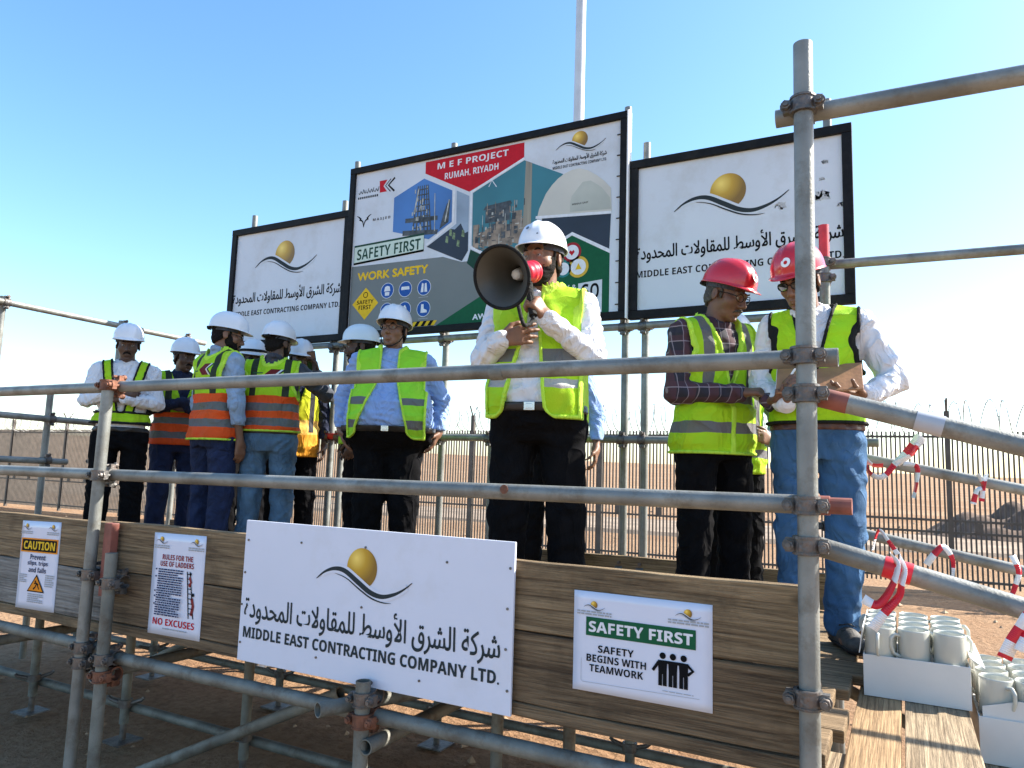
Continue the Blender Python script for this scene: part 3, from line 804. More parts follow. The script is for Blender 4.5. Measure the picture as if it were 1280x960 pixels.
# printed helmet picture
dome = P((-1.997, 2.492), (-1.985, 2.545), (-1.965, 2.588), (-1.935, 2.65), (-1.891, 2.704), (-1.845, 2.745), (-1.797, 2.772), (-1.74, 2.79), (-1.685, 2.792), (-1.62, 2.765), (-1.556, 2.72), (-1.50, 2.67), (-1.455, 2.616), (-1.448, 2.45))
sh.poly('printed_helmet', dome, HELM_PRINT, 1.7)
sh.poly('printed_helmet_side', P((-1.75, 2.55), (-1.74, 2.60), (-1.66, 2.69), (-1.60, 2.69), (-1.52, 2.63), (-1.46, 2.55), (-1.452, 2.47), (-1.75, 2.49)), mat('printed_helmet_shade', (.40, .41, .36), .5, 0, .2, 3), 2.0)
sh.text('helmet_mark', 'MIDDLE EAST', px(-1.735), px(-1.615), pz(2.535), pz(2.548), BLACK_INK, 2.2)
sh.poly('printed_helmet_brim', stroke(P((-2.01, 2.487), (-1.45, 2.447)), .010), WHITE_INK, 2.2)
sh.poly('printed_shadow', P((-1.961, 2.478), (-1.452, 2.438), (-1.461, 2.189), (-1.731, 2.337), (-1.97, 2.23)), NAVY, 1.5)
# emblem and company lines
emblem(sh, px(-1.868), px(-1.496), pz(2.953), BILL_WHITE, 1.0)
sh.text('arabic_lettering', COMPANY_AR, px(-1.889), px(-1.49), pz(2.848), pz(2.893), BLACK_INK, 1, bold=False, heavy=.0009)
sh.text('english_lettering', COMPANY_EN, px(-1.888), px(-1.489), pz(2.815), pz(2.836), BLACK_INK, 1)
# partner marks
sh.poly('partner_mark', P((-3.412, 2.985), (-3.335, 2.985), (-3.372, 2.936), (-3.335, 2.888), (-3.406, 2.888)), RED_INK, 1)
sh.polys('partner_mark', [stroke(P((-3.262, 2.99), (-3.322, 2.937), (-3.262, 2.88)), .008), stroke(P((-3.30, 2.987), (-3.352, 2.937), (-3.30, 2.883)), .004)], BLACK_INK, 1)
sq = []
for k in range(8):
    x = -3.62 + k * .026
    sq.append(stroke(spline(P((x, 2.915 + .01 * (k % 3)), (x + .012, 2.905), (x + .022, 2.93 + .012 * (k % 2))), 4), .0028))
sh.polys('partner_lettering', sq, BLACK_INK, 1)
sh.polys('partner_lettering', [P((-3.625 + k * .021, 2.862), (-3.612 + k * .021, 2.862), (-3.612 + k * .021, 2.88), (-3.625 + k * .021, 2.88)) for k in range(10)], BLACK_INK, 1)
for s_ in (-1, 1):
    sh.polys('bird_mark', [stroke(spline(P((-3.552, 2.622), (-3.552 + s_ * .012, 2.67), (-3.552 + s_ * .045, 2.69)), 5), [.002 + .0006 * i for i in range(11)]),
                           stroke(spline(P((-3.552 + s_ * .03, 2.69), (-3.552 + s_ * .05, 2.71), (-3.552 + s_ * .072, 2.722)), 5), [.008 - .0006 * i for i in range(11)])], BLACK_INK, 1)
sh.text('partner_lettering', 'M A S J E D', px(-3.46), px(-3.288), pz(2.655), pz(2.682), BLACK_INK, 1, bold=True)
# safety stamp
stp = P((-3.63, 2.325), (-2.955, 2.362), (-2.955, 2.49), (-3.63, 2.468))
sh.poly('stamp_ground', stp, ink('pale_green_ink', (.55, .66, .58)), 2.0)
sh.poly('stamp_frame', stroke(stp + [stp[0], stp[1]], .008), DARKGREEN_INK, 2.3)
sh.text('stamp_lettering', 'SAFETY FIRST', px(-3.60), px(-2.985), pz(2.352), pz(2.44), DARKGREEN_INK, 2.3, bold=True, slope=.035)
sh.text('yellow_lettering', 'WORK SAFETY', px(-3.58), px(-2.908), pz(2.183), pz(2.245), YELLOW_INK, 1.0, bold=False, heavy=.004)
sh.poly('warning_diamond', P((-3.491, 2.121), (-3.362, 1.990), (-3.491, 1.863), (-3.62, 1.993)), YELLOW_INK, 1.0)
sh.text('diamond_lettering', 'SAFETY', px(-3.575), px(-3.41), pz(1.99), pz(2.022), BLACK_INK, 1.3)
sh.text('diamond_lettering', 'FIRST', px(-3.555), px(-3.43), pz(1.945), pz(1.98), BLACK_INK, 1.3)
sh.disc('diamond_face', (px(-3.491), pz(2.062)), .024, BLACK_INK, 1.3); sh.disc('diamond_face', (px(-3.491), pz(2.062)), .018, YELLOW_INK, 1.5)
ic = ((-3.28, 2.078), (-3.108, 2.075), (-2.934, 2.072), (-3.277, 1.920), (-3.108, 1.915), (-2.931, 1.908))
for k, (x, z) in enumerate(ic):
    sh.disc('safety_icon', (px(x), pz(z)), .062, WHITE_INK, .9); sh.disc('safety_icon', (px(x), pz(z)), .058, BLUE_INK, 1.1)
    g = [[P((x - .03, z - .005), (x + .03, z - .005), (x + .022, z + .03), (x, z + .038), (x - .022, z + .03)), P((x - .02, z - .04), (x + .02, z - .04), (x + .022, z - .012), (x - .022, z - .012))],
         [P((x - .04, z - .005), (x + .04, z - .005), (x + .035, z + .02), (x - .035, z + .02))],
         [P((x - .03, z - .035), (x - .005, z - .035), (x - .005, z + .03), (x - .02, z + .035)), P((x + .005, z - .035), (x + .03, z - .035), (x + .02, z + .035), (x + .005, z + .03))],
         [P((x - .02, z - .02), (x + .015, z - .025), (x + .025, z + .01), (x, z + .03), (x - .025, z + .015))],
         [P((x - .018, z - .035), (x + .018, z - .035), (x + .02, z + .01), (x + .005, z + .036), (x - .018, z + .02))],
         [P((x - .025, z - .03), (x + .032, z - .03), (x + .03, z - .012), (x + .002, z), (x, z + .035), (x - .022, z + .035))]][k]
    sh.polys('icon_picture', g, WHITE_INK, 1.4)
    sh.polys('icon_caption', [P((x - .045 + j * .011, z - .078), (x - .037 + j * .011, z - .078), (x - .037 + j * .011, z - .072), (x - .045 + j * .011, z - .072)) for j in range(8)], GREY_INK, 1.0)
hz = []
for x0 in list(np.arange(-3.648, -3.47, .06)) + list(np.arange(-3.10, -2.85, .06)):
    hz.append(P((x0, 1.776), (x0 + .03, 1.776), (x0 + .055, 1.812), (x0 + .025, 1.812)))
sh.polys('hazard_stripes', [P((-3.648, 1.774), (-3.45, 1.774), (-3.45, 1.814), (-3.648, 1.814)), P((-3.10, 1.774), (-2.83, 1.774), (-2.83, 1.814), (-3.10, 1.814))], BLACK_INK, .8)
sh.polys('hazard_stripes', hz, YELLOW_INK, 1.1)
sh.text('award_lettering', 'AWARD', px(-2.497), px(-2.25), pz(1.792), pz(1.832), WHITE_INK, 1.2, bold=False, heavy=.002)
for (x, z, m_, r_) in ((-1.728, 2.205, ink('wine_ink', (.33, .02, .03)), .068), (-1.679, 2.098, ink('ochre_ink', (.62, .40, .05)), .074), (-1.79, 2.095, ink('teal_ink', (.03, .2, .2)), .06)):
    sh.disc('safety_badge', (px(x), pz(z)), r_, m_, 1.9); sh.disc('safety_badge', (px(x), pz(z)), r_ * .74, WHITE_INK, 2.1)
sh.poly('badge_picture', P((-1.728, 2.18), (-1.707, 2.205), (-1.716, 2.22), (-1.728, 2.21), (-1.74, 2.22), (-1.749, 2.205)), RED_INK, 2.4)
sh.poly('badge_picture', P((-1.70, 2.08), (-1.655, 2.08), (-1.679, 2.125)), YELLOW_INK, 2.4)
sh.text('badge_lettering', 'HSE', px(-1.765), px(-1.715), pz(2.132), pz(2.152), BLACK_INK, 2.5)
sh.poly('white_placard', P((-1.677, 1.982), (-1.507, 1.996), (-1.507, 1.776), (-1.672, 1.776)), BILL_WHITE, 1.3)
sh.text('placard_lettering', 'GO', px(-1.656), px(-1.528), pz(1.872), pz(1.975), BLACK_INK, 1.7)
sh.text('green_field_lettering', 'DAY &', px(-1.85), px(-1.69), pz(1.938), pz(1.978), WHITE_INK, 1.4, bold=False, heavy=.001)
# lacing eyelets and rope ends along the frame
for k in range(9):
    z = .10 + k * .145
    MB().box((w / 2 - .062, -.006, z), (.03, .004, .006)).build('lacing', BLACK_INK, root)

# ---- company sign on the front barrier
fx0, fx1, fz0, fz1 = -1.953, -.8215, .006, .508
fs = empty('company_sign', ((fx0 + fx1) / 2, .03, fz0), 0, 'large white company sign screwed to the front barrier boards', 'sign')
fc = (fx0 + fx1) / 2
MB().box((0, .012, (fz1 - fz0) / 2), (fx1 - fx0, .010, fz1 - fz0)).build('panel', BOARD_WHITE, fs, .0015)
sh = Sheet(fs, .0068)
emblem(sh, -1.594 - fc, -1.19 - fc, .330 - fz0, BOARD_WHITE, 1)
sh.text('arabic_lettering', COMPANY_AR, -1.931 - fc, -.862 - fc, .140 - fz0, .250 - fz0, SLATE, 1, bold=False, heavy=.0012)
sh.text('english_lettering', COMPANY_EN, -1.930 - fc, -.862 - fc, .090 - fz0, .128 - fz0, SLATE, 1, heavy=.0006)
for x, z in ((-1.935, .436), (-1.674, .445), (-1.387, .45), (-1.061, .429), (-.835, .43), (-1.941, .319), (-.841, .311), (-1.947, .204), (-1.391, .254), (-1.942, .07), (-.843, .194), (-1.576, .067), (-1.147, .057), (-.834, .077)):
    MB().tube([(x - fc, .0068, z - fz0), (x - fc, .004, z - fz0)], .0042, 8).build('screw', IRON, fs)
# ---- notices
def notice(name, x0, x1, z0, z1, y, label, rot=0.0):
    r_ = empty(name, ((x0 + x1) / 2, y, z0), 0, label, 'notice'); r_.rotation_euler = (0, rot, 0)
    nx, nz = 12, 12
    W, H = x1 - x0, z1 - z0
    V = [(-W / 2 + W * i / nx, .0008 + .0006 * math.sin(i * .9 + j * .4) * math.sin(j * .7), H * j / nz) for j in range(nz + 1) for i in range(nx + 1)]
    F = [(j * (nx + 1) + i, j * (nx + 1) + i + 1, (j + 1) * (nx + 1) + i + 1, (j + 1) * (nx + 1) + i) for j in range(nz) for i in range(nx)]
    Vb = [(x, .0035, z) for x, _, z in V]
    n0 = len(V)
    F += [tuple(n0 + k for k in q[::-1]) for q in F[:nx * nz]]
    edge = [i for i in range(nx + 1)] + [j * (nx + 1) + nx for j in range(1, nz + 1)] + [nz * (nx + 1) + i for i in range(nx - 1, -1, -1)] + [j * (nx + 1) for j in range(nz - 1, 0, -1)]
    for k in range(len(edge)):
        a, b = edge[k], edge[(k + 1) % len(edge)]; F.append((a, b, n0 + b, n0 + a))
    o = MB().add(V + Vb, F, 0, True).build('paper', PAPER, r_)
    return r_, Sheet(r_, -.0004), W, H, (x0 + x1) / 2
def lines(sh, name, x0, x1, z0, z1, n, m, seed=1, last=.6):
    """blocks of print too small to read"""
    rg = random.Random(seed); out = []
    for k in range(n):
        z = z1 - (z1 - z0) * (k + .5) / n; hh = (z1 - z0) / n * .30
        x = x0; xe = x1 if (k + 1) % 3 else x0 + (x1 - x0) * rg.uniform(last, 1)
        while x < xe - .003:
            wv = min(rg.uniform(.006, .020), xe - x)
            out.append(rect(x, x + wv, z - hh, z + hh)); x += wv + .003
    sh.polys(name, out, m, 1)
r_, sh, W, H, c = notice('safety_notice', -.6355, -.2415, .111, .385, .0585, 'white landscape notice reading SAFETY FIRST on a green band')
q = lambda x: x - c
sh.poly('green_band', rect(q(-.597), q(-.2845), .264 - .111, .315 - .111), GREEN_INK, .7)
sh.text('band_lettering', 'SAFETY FIRST', q(-.588), q(-.293), .275 - .111, .304 - .111, WHITE_INK, 1.2, heavy=.0006)
sh.text('notice_lettering', 'SAFETY', q(-.560), q(-.455), .2205 - .111, .2405 - .111, BLACK_INK, .8)
sh.text('notice_lettering', 'BEGINS WITH', q(-.594), q(-.420), .1935 - .111, .2135 - .111, BLACK_INK, .8)
sh.text('notice_lettering', 'TEAMWORK', q(-.585), q(-.428), .1665 - .111, .1865 - .111, BLACK_INK, .8)
for k, x in enumerate((-.374, -.346, -.317)):
    sh.disc('figure_head', (q(x), .238 - .111), .0085, BLACK_INK, .8)
    sh.poly('figure_body', [(q(x) - .013, .226 - .111), (q(x) + .013, .226 - .111), (q(x) + .0115, .198 - .111), (q(x) + .0115, .16 - .111), (q(x) + .001, .16 - .111), (q(x) + .001, .19 - .111), (q(x) - .001, .19 - .111), (q(x) - .001, .16 - .111), (q(x) - .0115, .16 - .111), (q(x) - .0115, .198 - .111)], BLACK_INK, .8 + .1 * k)
sh.polys('figure_arms', [stroke([(q(-.385), .221 - .111), (q(-.401), .197 - .111)], .004), stroke([(q(-.306), .221 - .111), (q(-.292), .209 - .111), (q(-.306), .197 - .111)], .004), stroke([(q(-.374), .2225 - .111), (q(-.317), .2225 - .111)], .004)], BLACK_INK, 1.2)
for x0, x1, z in ((-.605, -.541, .341), (-.340, -.270, .347)):
    emblem(sh, q(x0), q(x1), z - .111, PAPER, .6); lines(sh, 'small_print', q(x0) - .02, q(x1) + .02, z - .111 - .022, z - .111 - .008, 2, GREY_INK, 3)
lines(sh, 'small_print', q(-.374), q(-.29), .146 - .111, .149 - .111, 1, GREY_INK, 5)
sh.polys('thin_border', [stroke([(q(-.610), .20 - .111), (q(-.610), .140 - .111), (q(-.605), .136 - .111), (q(-.275), .141 - .111)], .0005)], GREY_INK, .6)

r_, sh, W, H, c = notice('caution_notice', -3.432, -3.132, .028, .4225, .0585, 'white portrait notice with an orange CAUTION band, on the left end boards', R(-1.5))
q = lambda x: x + 3.282 - 0
sh.poly('caution_band', rect(q(-3.425), q(-3.138), .253, .317), ORANGE_INK, .7)
sh.poly('caution_band', rect(q(-3.416), q(-3.147), .259, .311), BLACK_INK, .9)
sh.text('band_lettering', 'CAUTION', q(-3.403), q(-3.160), .267, .303, YELLOW_INK, 1.3, heavy=.0008)
NAVY_INK = ink('navy_ink', (.02, .035, .10))
sh.text('notice_lettering', 'Prevent', q(-3.345), q(-3.225), .221, .244, NAVY_INK, .8)
sh.text('notice_lettering', 'slips, trips', q(-3.362), q(-3.205), .191, .216, NAVY_INK, .8)
sh.text('notice_lettering', 'and falls', q(-3.350), q(-3.215), .164, .187, NAVY_INK, .8)
sh.poly('warning_triangle', [(q(-3.282), .157), (q(-3.215), .078), (q(-3.349), .078)], BLACK_INK, .7)
sh.poly('warning_triangle', [(q(-3.282), .147), (q(-3.226), .083), (q(-3.338), .083)], ORANGE_INK, 1.0)
sh.polys('triangle_figure', [stroke([(q(-3.30), .09), (q(-3.285), .10), (q(-3.275), .118), (q(-3.262), .11)], .004), stroke([(q(-3.295), .115), (q(-3.276), .118), (q(-3.255), .092)], .003)], BLACK_INK, 1.3)
sh.disc('triangle_figure', (q(-3.287), .124), .006, BLACK_INK, 1.3)
lines(sh, 'small_print', q(-3.42), q(-3.36), .115, .155, 5, GREY_INK, 7); lines(sh, 'small_print', q(-3.215), q(-3.145), .105, .16, 6, GREY_INK, 8); lines(sh, 'small_print', q(-3.34), q(-3.22), .03, .072, 5, GREY_INK, 9)
for x in (-3.39, -3.185):
    emblem(sh, q(x - .035), q(x + .035), .362, PAPER, .6); lines(sh, 'small_print', q(x - .045), q(x + .045), .334, .350, 2, GREY_INK, 6)

r_, sh, W, H, c = notice('ladder_notice', -2.49, -2.185, .032, .428, .0585, 'white portrait notice with red RULES FOR THE USE OF LADDERS heading', R(-.8))
q = lambda x: x + 2.3375
sh.text('red_lettering', 'RULES FOR THE', q(-2.43), q(-2.25), .292, .313, DARKRED_INK, .8)
sh.text('red_lettering', 'USE OF LADDERS', q(-2.44), q(-2.243), .266, .287, DARKRED_INK, .8)
sh.text('red_lettering', 'NO EXCUSES', q(-2.462), q(-2.218), .038, .064, RED_INK, .8)
lines(sh, 'small_print', q(-2.40), q(-2.26), .022, .030, 1, GREY_INK, 3)
lines(sh, 'rule_lines', q(-2.448), q(-2.30), .075, .258, 20, NAVY_INK, 11, .4)
sh.polys('rule_bullets', [rect(q(-2.466), q(-2.458), z, z + .006) for z in (.25, .222, .165, .145, .115)], NAVY_INK, .8)
sh.polys('ladder_picture', [stroke([(q(-2.278), .255), (q(-2.255), .078)], .0025), stroke([(q(-2.262), .255), (q(-2.228), .078)], .0025)] + [stroke([(q(-2.277 + .0026 * k), .245 - .0185 * k), (q(-2.259 + .0038 * k), .245 - .0185 * k)], .0016) for k in range(9)], BLACK_INK, .8)
sh.polys('climber_picture', [stroke([(q(-2.262), .235), (q(-2.252), .215), (q(-2.262), .198)], .006), stroke([(q(-2.242), .155), (q(-2.232), .125), (q(-2.24), .09)], .0075)], ink('maroon_ink', (.22, .03, .03)), 1.0)
sh.disc('climber_picture', (q(-2.258), .246), .006, BLACK_INK, 1.0); sh.disc('climber_picture', (q(-2.236), .168), .007, BLACK_INK, 1.0)
for x in (-2.44, -2.235):
    emblem(sh, q(x - .035), q(x + .035), .362, PAPER, .6); lines(sh, 'small_print', q(x - .045), q(x + .045), .334, .350, 2, GREY_INK, 6)
# ---------------------------------------------------------------- fence with razor wire, mast, mound, stones
YF = 10.6
fence = empty('fence', (0.8, YF, GZ), 0, 'dark steel picket fence with razor wire coils, running across the desert behind the stage', 'fence')
FENCE_M = mat('fence_steel', (.085, .07, .058), .5, .2, .3, 6)
WIRE_M = mat('razor_wire', (.30, .30, .30), .4, .7, .2, 6)
bay = 2.72
for k in range(-14, 4):
    x = k * bay
    mb = MB().box((x, 0, 1.30), (.07, .07, 2.6))
    for s in (-1, 1): mb.tube([(x, 0, 2.55), (x + .0, s * .14, 2.78)], .014, 6)
    mb.build('post', FENCE_M, fence)
    pb = MB()
    n = 44
    for j in range(1, n):
        xx = x + bay * j / n
        pb.box((xx, 0, 1.19), (.024, .020, 2.22))
    for z in (2.22, 1.0, .83, .16): pb.box((x + bay / 2, -.012, z), (bay - .07, .018, .034))
    for dx in (.35, 1.1): pb.box((x + dx, -.02, .91), (.10, .02, .13))
    pb.build('picket_panel', FENCE_M, fence)
for k in range(-14, 4, 2):
    mb = MB(); pts = []
    n = 2 * 12 * 14
    rg = random.Random(k)
    for i in range(n + 1):
        t = i / n; a = 2 * math.pi * 24 * t
        rr = .235 + .035 * math.sin(a * .13 + k)
        pts.append((k * bay + 2 * bay * t + .05 * math.sin(a * .5), rr * math.cos(a) * .9, 2.50 + rr * math.sin(a)))
    mb.tube(pts, .0075, 4, caps=False)
    for i in range(0, n, 5):
        p = Vector(pts[i]); mb.box(p, (.03, .004, .014), Matrix.Rotation(i, 3, 'Y'))
    mb.build('razor_wire', WIRE_M, fence)
mast = empty('mast', (-11.45, 25.03, GZ), 0, 'tall pale tapered steel mast rising behind the middle billboard', 'pole')
MB().tube([(0, 0, 0), (0, 0, 26)], [.27, .20], 20).build('pole', mat('mast_paint', (.55, .57, .58), .45, .3, .08, 2), mast)
MB().box((0, 0, .03), (.8, .8, .06)).tube([(0, 0, .05), (0, 0, .35)], [.33, .275], 16).build('base_flange', GALV_DULL, mast)
rg = random.Random(9)
def mound(cx_, cy_, rx, ry, hh, name='mound'):
    nn = 28; V = []; F = []
    for i in range(nn + 1):
        for j in range(nn + 1):
            u, v = i / nn * 2 - 1, j / nn * 2 - 1
            d = math.hypot(u, v)
            z = hh * max(0, 1 - d) ** .9 * (1 + .25 * math.sin(u * 9 + v * 4) + .15 * math.sin(v * 17 - u * 7)) - .12 * (d > .97)
            V.append((cx_ + u * rx, cy_ + v * ry, GZ + z))
    for i in range(nn):
        for j in range(nn): a = i * (nn + 1) + j; F.append((a, a + nn + 1, a + nn + 2, a + 1))
    o = MB().add(V, F, 0, True).build(name, mat('dark_soil', (.13, .085, .06), .95, 0, .4, 3, .8, 9)); return tag(o, kind='structure')
mound(2.7, 22.5, 2.4, 1.6, .95)
mb = MB()
for k in range(1500):
    if k < 500: x, y = rg.uniform(-6, 3.5), rg.uniform(-.5, 9)
    else: x, y = rg.uniform(-26, 9), rg.uniform(6, 30)
    r_ = rg.choice((.008, .012, .018, .03)) * (1 + .05 * abs(y))
    V = []; ax = [rg.uniform(.6, 1.3) for _ in range(3)]
    for (u, v, w) in ((1, 0, 0), (-1, 0, 0), (0, 1, 0), (0, -1, 0), (0, 0, 1), (0, 0, -.6)):
        V.append((x + u * r_ * ax[0] + rg.uniform(-.2, .2) * r_, y + v * r_ * ax[1] + rg.uniform(-.2, .2) * r_, GZ + .012 + w * r_ * ax[2] * .7))
    mb.add(V, [(0, 2, 4), (2, 1, 4), (1, 3, 4), (3, 0, 4), (2, 0, 5), (1, 2, 5), (3, 1, 5), (0, 3, 5)])
tag(mb.build('pebbles', mat('pebble', (.36, .25, .16), .9, 0, .5, 3)), kind='stuff')

# ---------------------------------------------------------------- boxes of mugs on the stair
CARD = mat('white_card', (.66, .66, .64), .7, 0, .06, 5, .08, 20)
CERAMIC = mat('glazed_cream_ceramic', (.52, .52, .455), .18, 0, .06, 4, coat=.4)
def mug_master():
    t = empty('mug', (0, 0, 0))
    r, hh = .0495, .118
    prof = [(0, .004), (r * .80, .004), (r * .86, 0), (r * .95, .004), (r, .014), (r, hh - .004), (r * .985, hh), (r * .955, hh), (r * .93, hh - .006), (r * .93, .012), (0, .010)]
    MB().lathe(prof, 28).build('cup', CERAMIC, t)
    pts = [(0, -r + .002, hh * .80), (0, -r - .018, hh * .84), (0, -r - .030, hh * .72), (0, -r - .031, hh * .50), (0, -r - .022, hh * .30), (0, -r + .002, hh * .20)]
    q = []
    for i in range(len(pts) - 1):
        for k in range(4): q.append(tuple(pts[i][d] * (1 - k / 4) + pts[i + 1][d] * k / 4 for d in range(3)))
    q.append(pts[-1])
    MB().tube(q, .0062, 8).build('handle', CERAMIC, t)
    return t
mug0 = mug_master()
_mug_used = [False]
def put_mug(x, y, z, rz, label, group):
    o = mug0 if not _mug_used[0] else copy_tree(mug0)
    _mug_used[0] = True
    j = random.Random(int(x * 1e4) + int(y * 1e4))
    o.location = (x + j.uniform(-.002, .002), y + j.uniform(-.004, .004), z); o.rotation_euler = (j.uniform(0, .03), j.uniform(-.02, .02), rz)
    tag(o, label, 'mug', group)
def carton(x0, x1, y0, y1, z, hh, label, flaps):
    cx_, cy_ = (x0 + x1) / 2, (y0 + y1) / 2
    t = empty('carton', (cx_, cy_, z), 0, label, 'box')
    w, d, th = x1 - x0, y1 - y0, .004
    mb = MB()
    mb.box((0, 0, th / 2), (w, d, th))
    mb.box((0, -d / 2 + th / 2, hh / 2 + th), (w, th, hh)); mb.box((0, d / 2 - th / 2, hh / 2 + th), (w, th, hh))
    mb.box((-w / 2 + th / 2, 0, hh / 2 + th + .0), (th, d - 2 * th - .001, hh)); mb.box((w / 2 - th / 2, 0, hh / 2 + th), (th, d - 2 * th - .001, hh))
    mb.build('tray', CARD, t, .0012)
    MB().box((0, 0, .112), (w - .012, d - .012, .004)).build('divider', CARD, t)
    for (kind, ang, ln) in flaps:
        m = MB()
        if kind == 'right': m.box((w / 2 + math.sin(ang) * ln / 2, 0, hh + th + math.cos(ang) * ln / 2), (ln, d - .02, .003), Matrix.Rotation(R(90) + -ang + R(180), 3, 'Y'))
        if kind == 'left': m.box((-w / 2 - math.sin(ang) * ln / 2, 0, hh + th + math.cos(ang) * ln / 2), (ln, d - .02, .003), Matrix.Rotation(R(90) + ang, 3, 'Y'))
        if kind == 'front': m.add([(-w / 2 + .012, -d / 2 + .006, hh * .55), (-w / 2 + .155, -d / 2 + .006, hh * .5), (-w / 2 + .15, -d / 2 + .008, hh + .062), (-w / 2 + .115, -d / 2 + .008, hh + .065), (-w / 2 + .012, -d / 2 + .008, hh + .035),
                                   (-w / 2 + .012, -d / 2 + .009, hh * .55), (-w / 2 + .155, -d / 2 + .009, hh * .5), (-w / 2 + .15, -d / 2 + .011, hh + .062), (-w / 2 + .115, -d / 2 + .011, hh + .065), (-w / 2 + .012, -d / 2 + .011, hh + .035)],
                                  [(0, 1, 2, 3, 4), (9, 8, 7, 6, 5), (0, 5, 6, 1), (1, 6, 7, 2), (2, 7, 8, 3), (3, 8, 9, 4), (4, 9, 5, 0)])
        m.build('flap', CARD, t)
    return t
carton(.070, .392, 1.0, 1.445, -.019, .135, 'open white carton full of pale mugs, beside the boots of the man in jeans', [('left', R(8), .09), ('right', R(55), .05)])
rg = random.Random(12)
for r_i in range(4):
    for c_i, x in enumerate((.124, .230, .336)):
        rz = [R(-5), R(-62), R(170)][c_i] if r_i == 0 else rg.uniform(-3, 3)
        nm = ('left', 'middle', 'right')[c_i]
        lab = [['pale mug in the front row of the first carton, left corner', 'pale mug with handle turned left, middle of the front row of the first carton', 'pale mug at the front right corner of the first carton'],
               ['pale mug in the second row of the first carton, on the left', 'pale mug in the second row of the first carton, in the middle', 'pale mug in the second row of the first carton, on the right'],
               ['pale mug in the third row of the first carton, on the left', 'pale mug in the third row of the first carton, in the middle', 'pale mug in the third row of the first carton, on the right'],
               ['pale mug in the rearmost row of the first carton, on the left', 'pale mug in the rearmost row of the first carton, in the middle', 'pale mug in the rearmost row of the first carton, on the right']][r_i][c_i]
        put_mug(x, 1.06 + r_i * .108, -.019 + .115, rz, lab, 'mugs in the first carton')
carton(.408, .728, .985, 1.43, -.170, .140, 'lower open white carton of mugs at the right edge with a torn flap standing inside', [('front', 0, 0), ('right', R(40), .08)])
for r_i in range(4):
    for c_i, x in enumerate((.464, .568, .672)):
        lab = 'pale mug in the %s row of the lower carton, %s' % (('front', 'second', 'third', 'rearmost')[r_i], ('on the left', 'in the middle', 'on the right')[c_i])
        put_mug(x, 1.055 + r_i * .106, -.170 + .142, rg.uniform(-3, 3), lab, 'mugs in the lower carton')

# ---------------------------------------------------------------- red and white warning tape tied to the handrails
TAPE_W = flat('white_tape', (.80, .80, .82), .3); TAPE_R = flat('red_tape_print', (.62, .012, .03), .3)
def ribbon(pts, label, w=.036, block=.055, seed=0, extra=()):
    mb = MB()
    for pp in [pts] + list(extra):
        P3 = [Vector(p) for p in pp]
        # resample
        fine = []
        for i in range(len(P3) - 1):
            p0, p1, p2, p3 = P3[max(i - 1, 0)], P3[i], P3[i + 1], P3[min(i + 2, len(P3) - 1)]
            for k in range(10):
                t = k / 10
                fine.append(.5 * (2 * p1 + (p2 - p0) * t + (2 * p0 - 5 * p1 + 4 * p2 - p3) * t * t + (3 * p1 - p0 - 3 * p2 + p3) * t ** 3))
        fine.append(P3[-1])
        s_ = 0; rgn = random.Random(seed); ph = rgn.uniform(0, 6)
        V = []; mi = []
        for i, p in enumerate(fine):
            t = (fine[min(i + 1, len(fine) - 1)] - fine[max(i - 1, 0)]).normalized()
            n = t.cross(Vector((0, 1, 0))); n = n.normalized() if n.length > .05 else Vector((0, 0, 1))
            a = .8 * math.sin(s_ * 13 + ph) + .4
            d = n * math.cos(a) + t.cross(n) * math.sin(a)
            ww = w / 2 * (.75 + .25 * math.sin(s_ * 15 + ph * 2))
            o_ = Vector((0, .006 * math.sin(s_ * 22 + ph), .003 * math.sin(s_ * 27)))
            mid = p + t.cross(n) * .005 * math.sin(s_ * 19)
            V += [p + d * ww + o_, mid + o_, p - d * ww + o_]
            mi.append(int(s_ / block) % 2)
            if i + 1 < len(fine): s_ += (fine[i + 1] - p).length
        for i in range(len(fine) - 1):
            b = i * 3
            mb.add(V[b:b + 6], [(0, 3, 4, 1), (1, 4, 5, 2)], mi[i], True)
    o = mb.build('warning_tape', [TAPE_W, TAPE_R])
    sol = o.modifiers.new('thick', 'SOLIDIFY'); sol.thickness = .0006
    return tag(o, label, 'tape')
ribbon([(0.048, 1.817, 0.869), (0.072, 1.806, 0.770), (0.127, 1.806, 0.748), (0.184, 1.806, 0.808), (0.250, 1.806, 0.879), (0.289, 1.806, 0.935)], 'red and white tape festooned round the rear top handrail beside the jeans', .05, .06, 1,
       [[(0.048, 1.800, 0.841), (0.089, 1.795, 0.797), (0.133, 1.800, 0.797)], [(0.188, 1.800, 0.808), (0.243, 1.795, 0.841), (0.276, 1.800, 0.896)]])
ribbon([(0.215, 1.806, 0.808), (0.267, 1.800, 0.792), (0.263, 1.795, 0.720), (0.249, 1.795, 0.659)], 'pink torn tape end hanging below the rear top handrail', .035, .04, 2)
ribbon([(0.498, 1.800, 0.770), (0.516, 1.795, 0.714), (0.491, 1.795, 0.698), (0.474, 1.795, 0.643)], 'crumpled tape knot hanging alone from the rear top handrail', .045, .035, 3, [[(0.529, 1.806, 0.770), (0.515, 1.795, 0.709), (0.505, 1.795, 0.654)]])
ribbon([(0.080, 1.817, 0.412), (0.108, 1.800, 0.505), (0.144, 1.795, 0.467), (0.182, 1.795, 0.406)], 'tape looped over the rear lower handrail nearest the jeans', .03, .05, 4)
ribbon([(0.292, 1.817, 0.368), (0.325, 1.800, 0.417), (0.359, 1.795, 0.450), (0.391, 1.795, 0.401), (0.388, 1.795, 0.318)], 'tape looped over the middle of the rear lower handrail', .03, .05, 5)
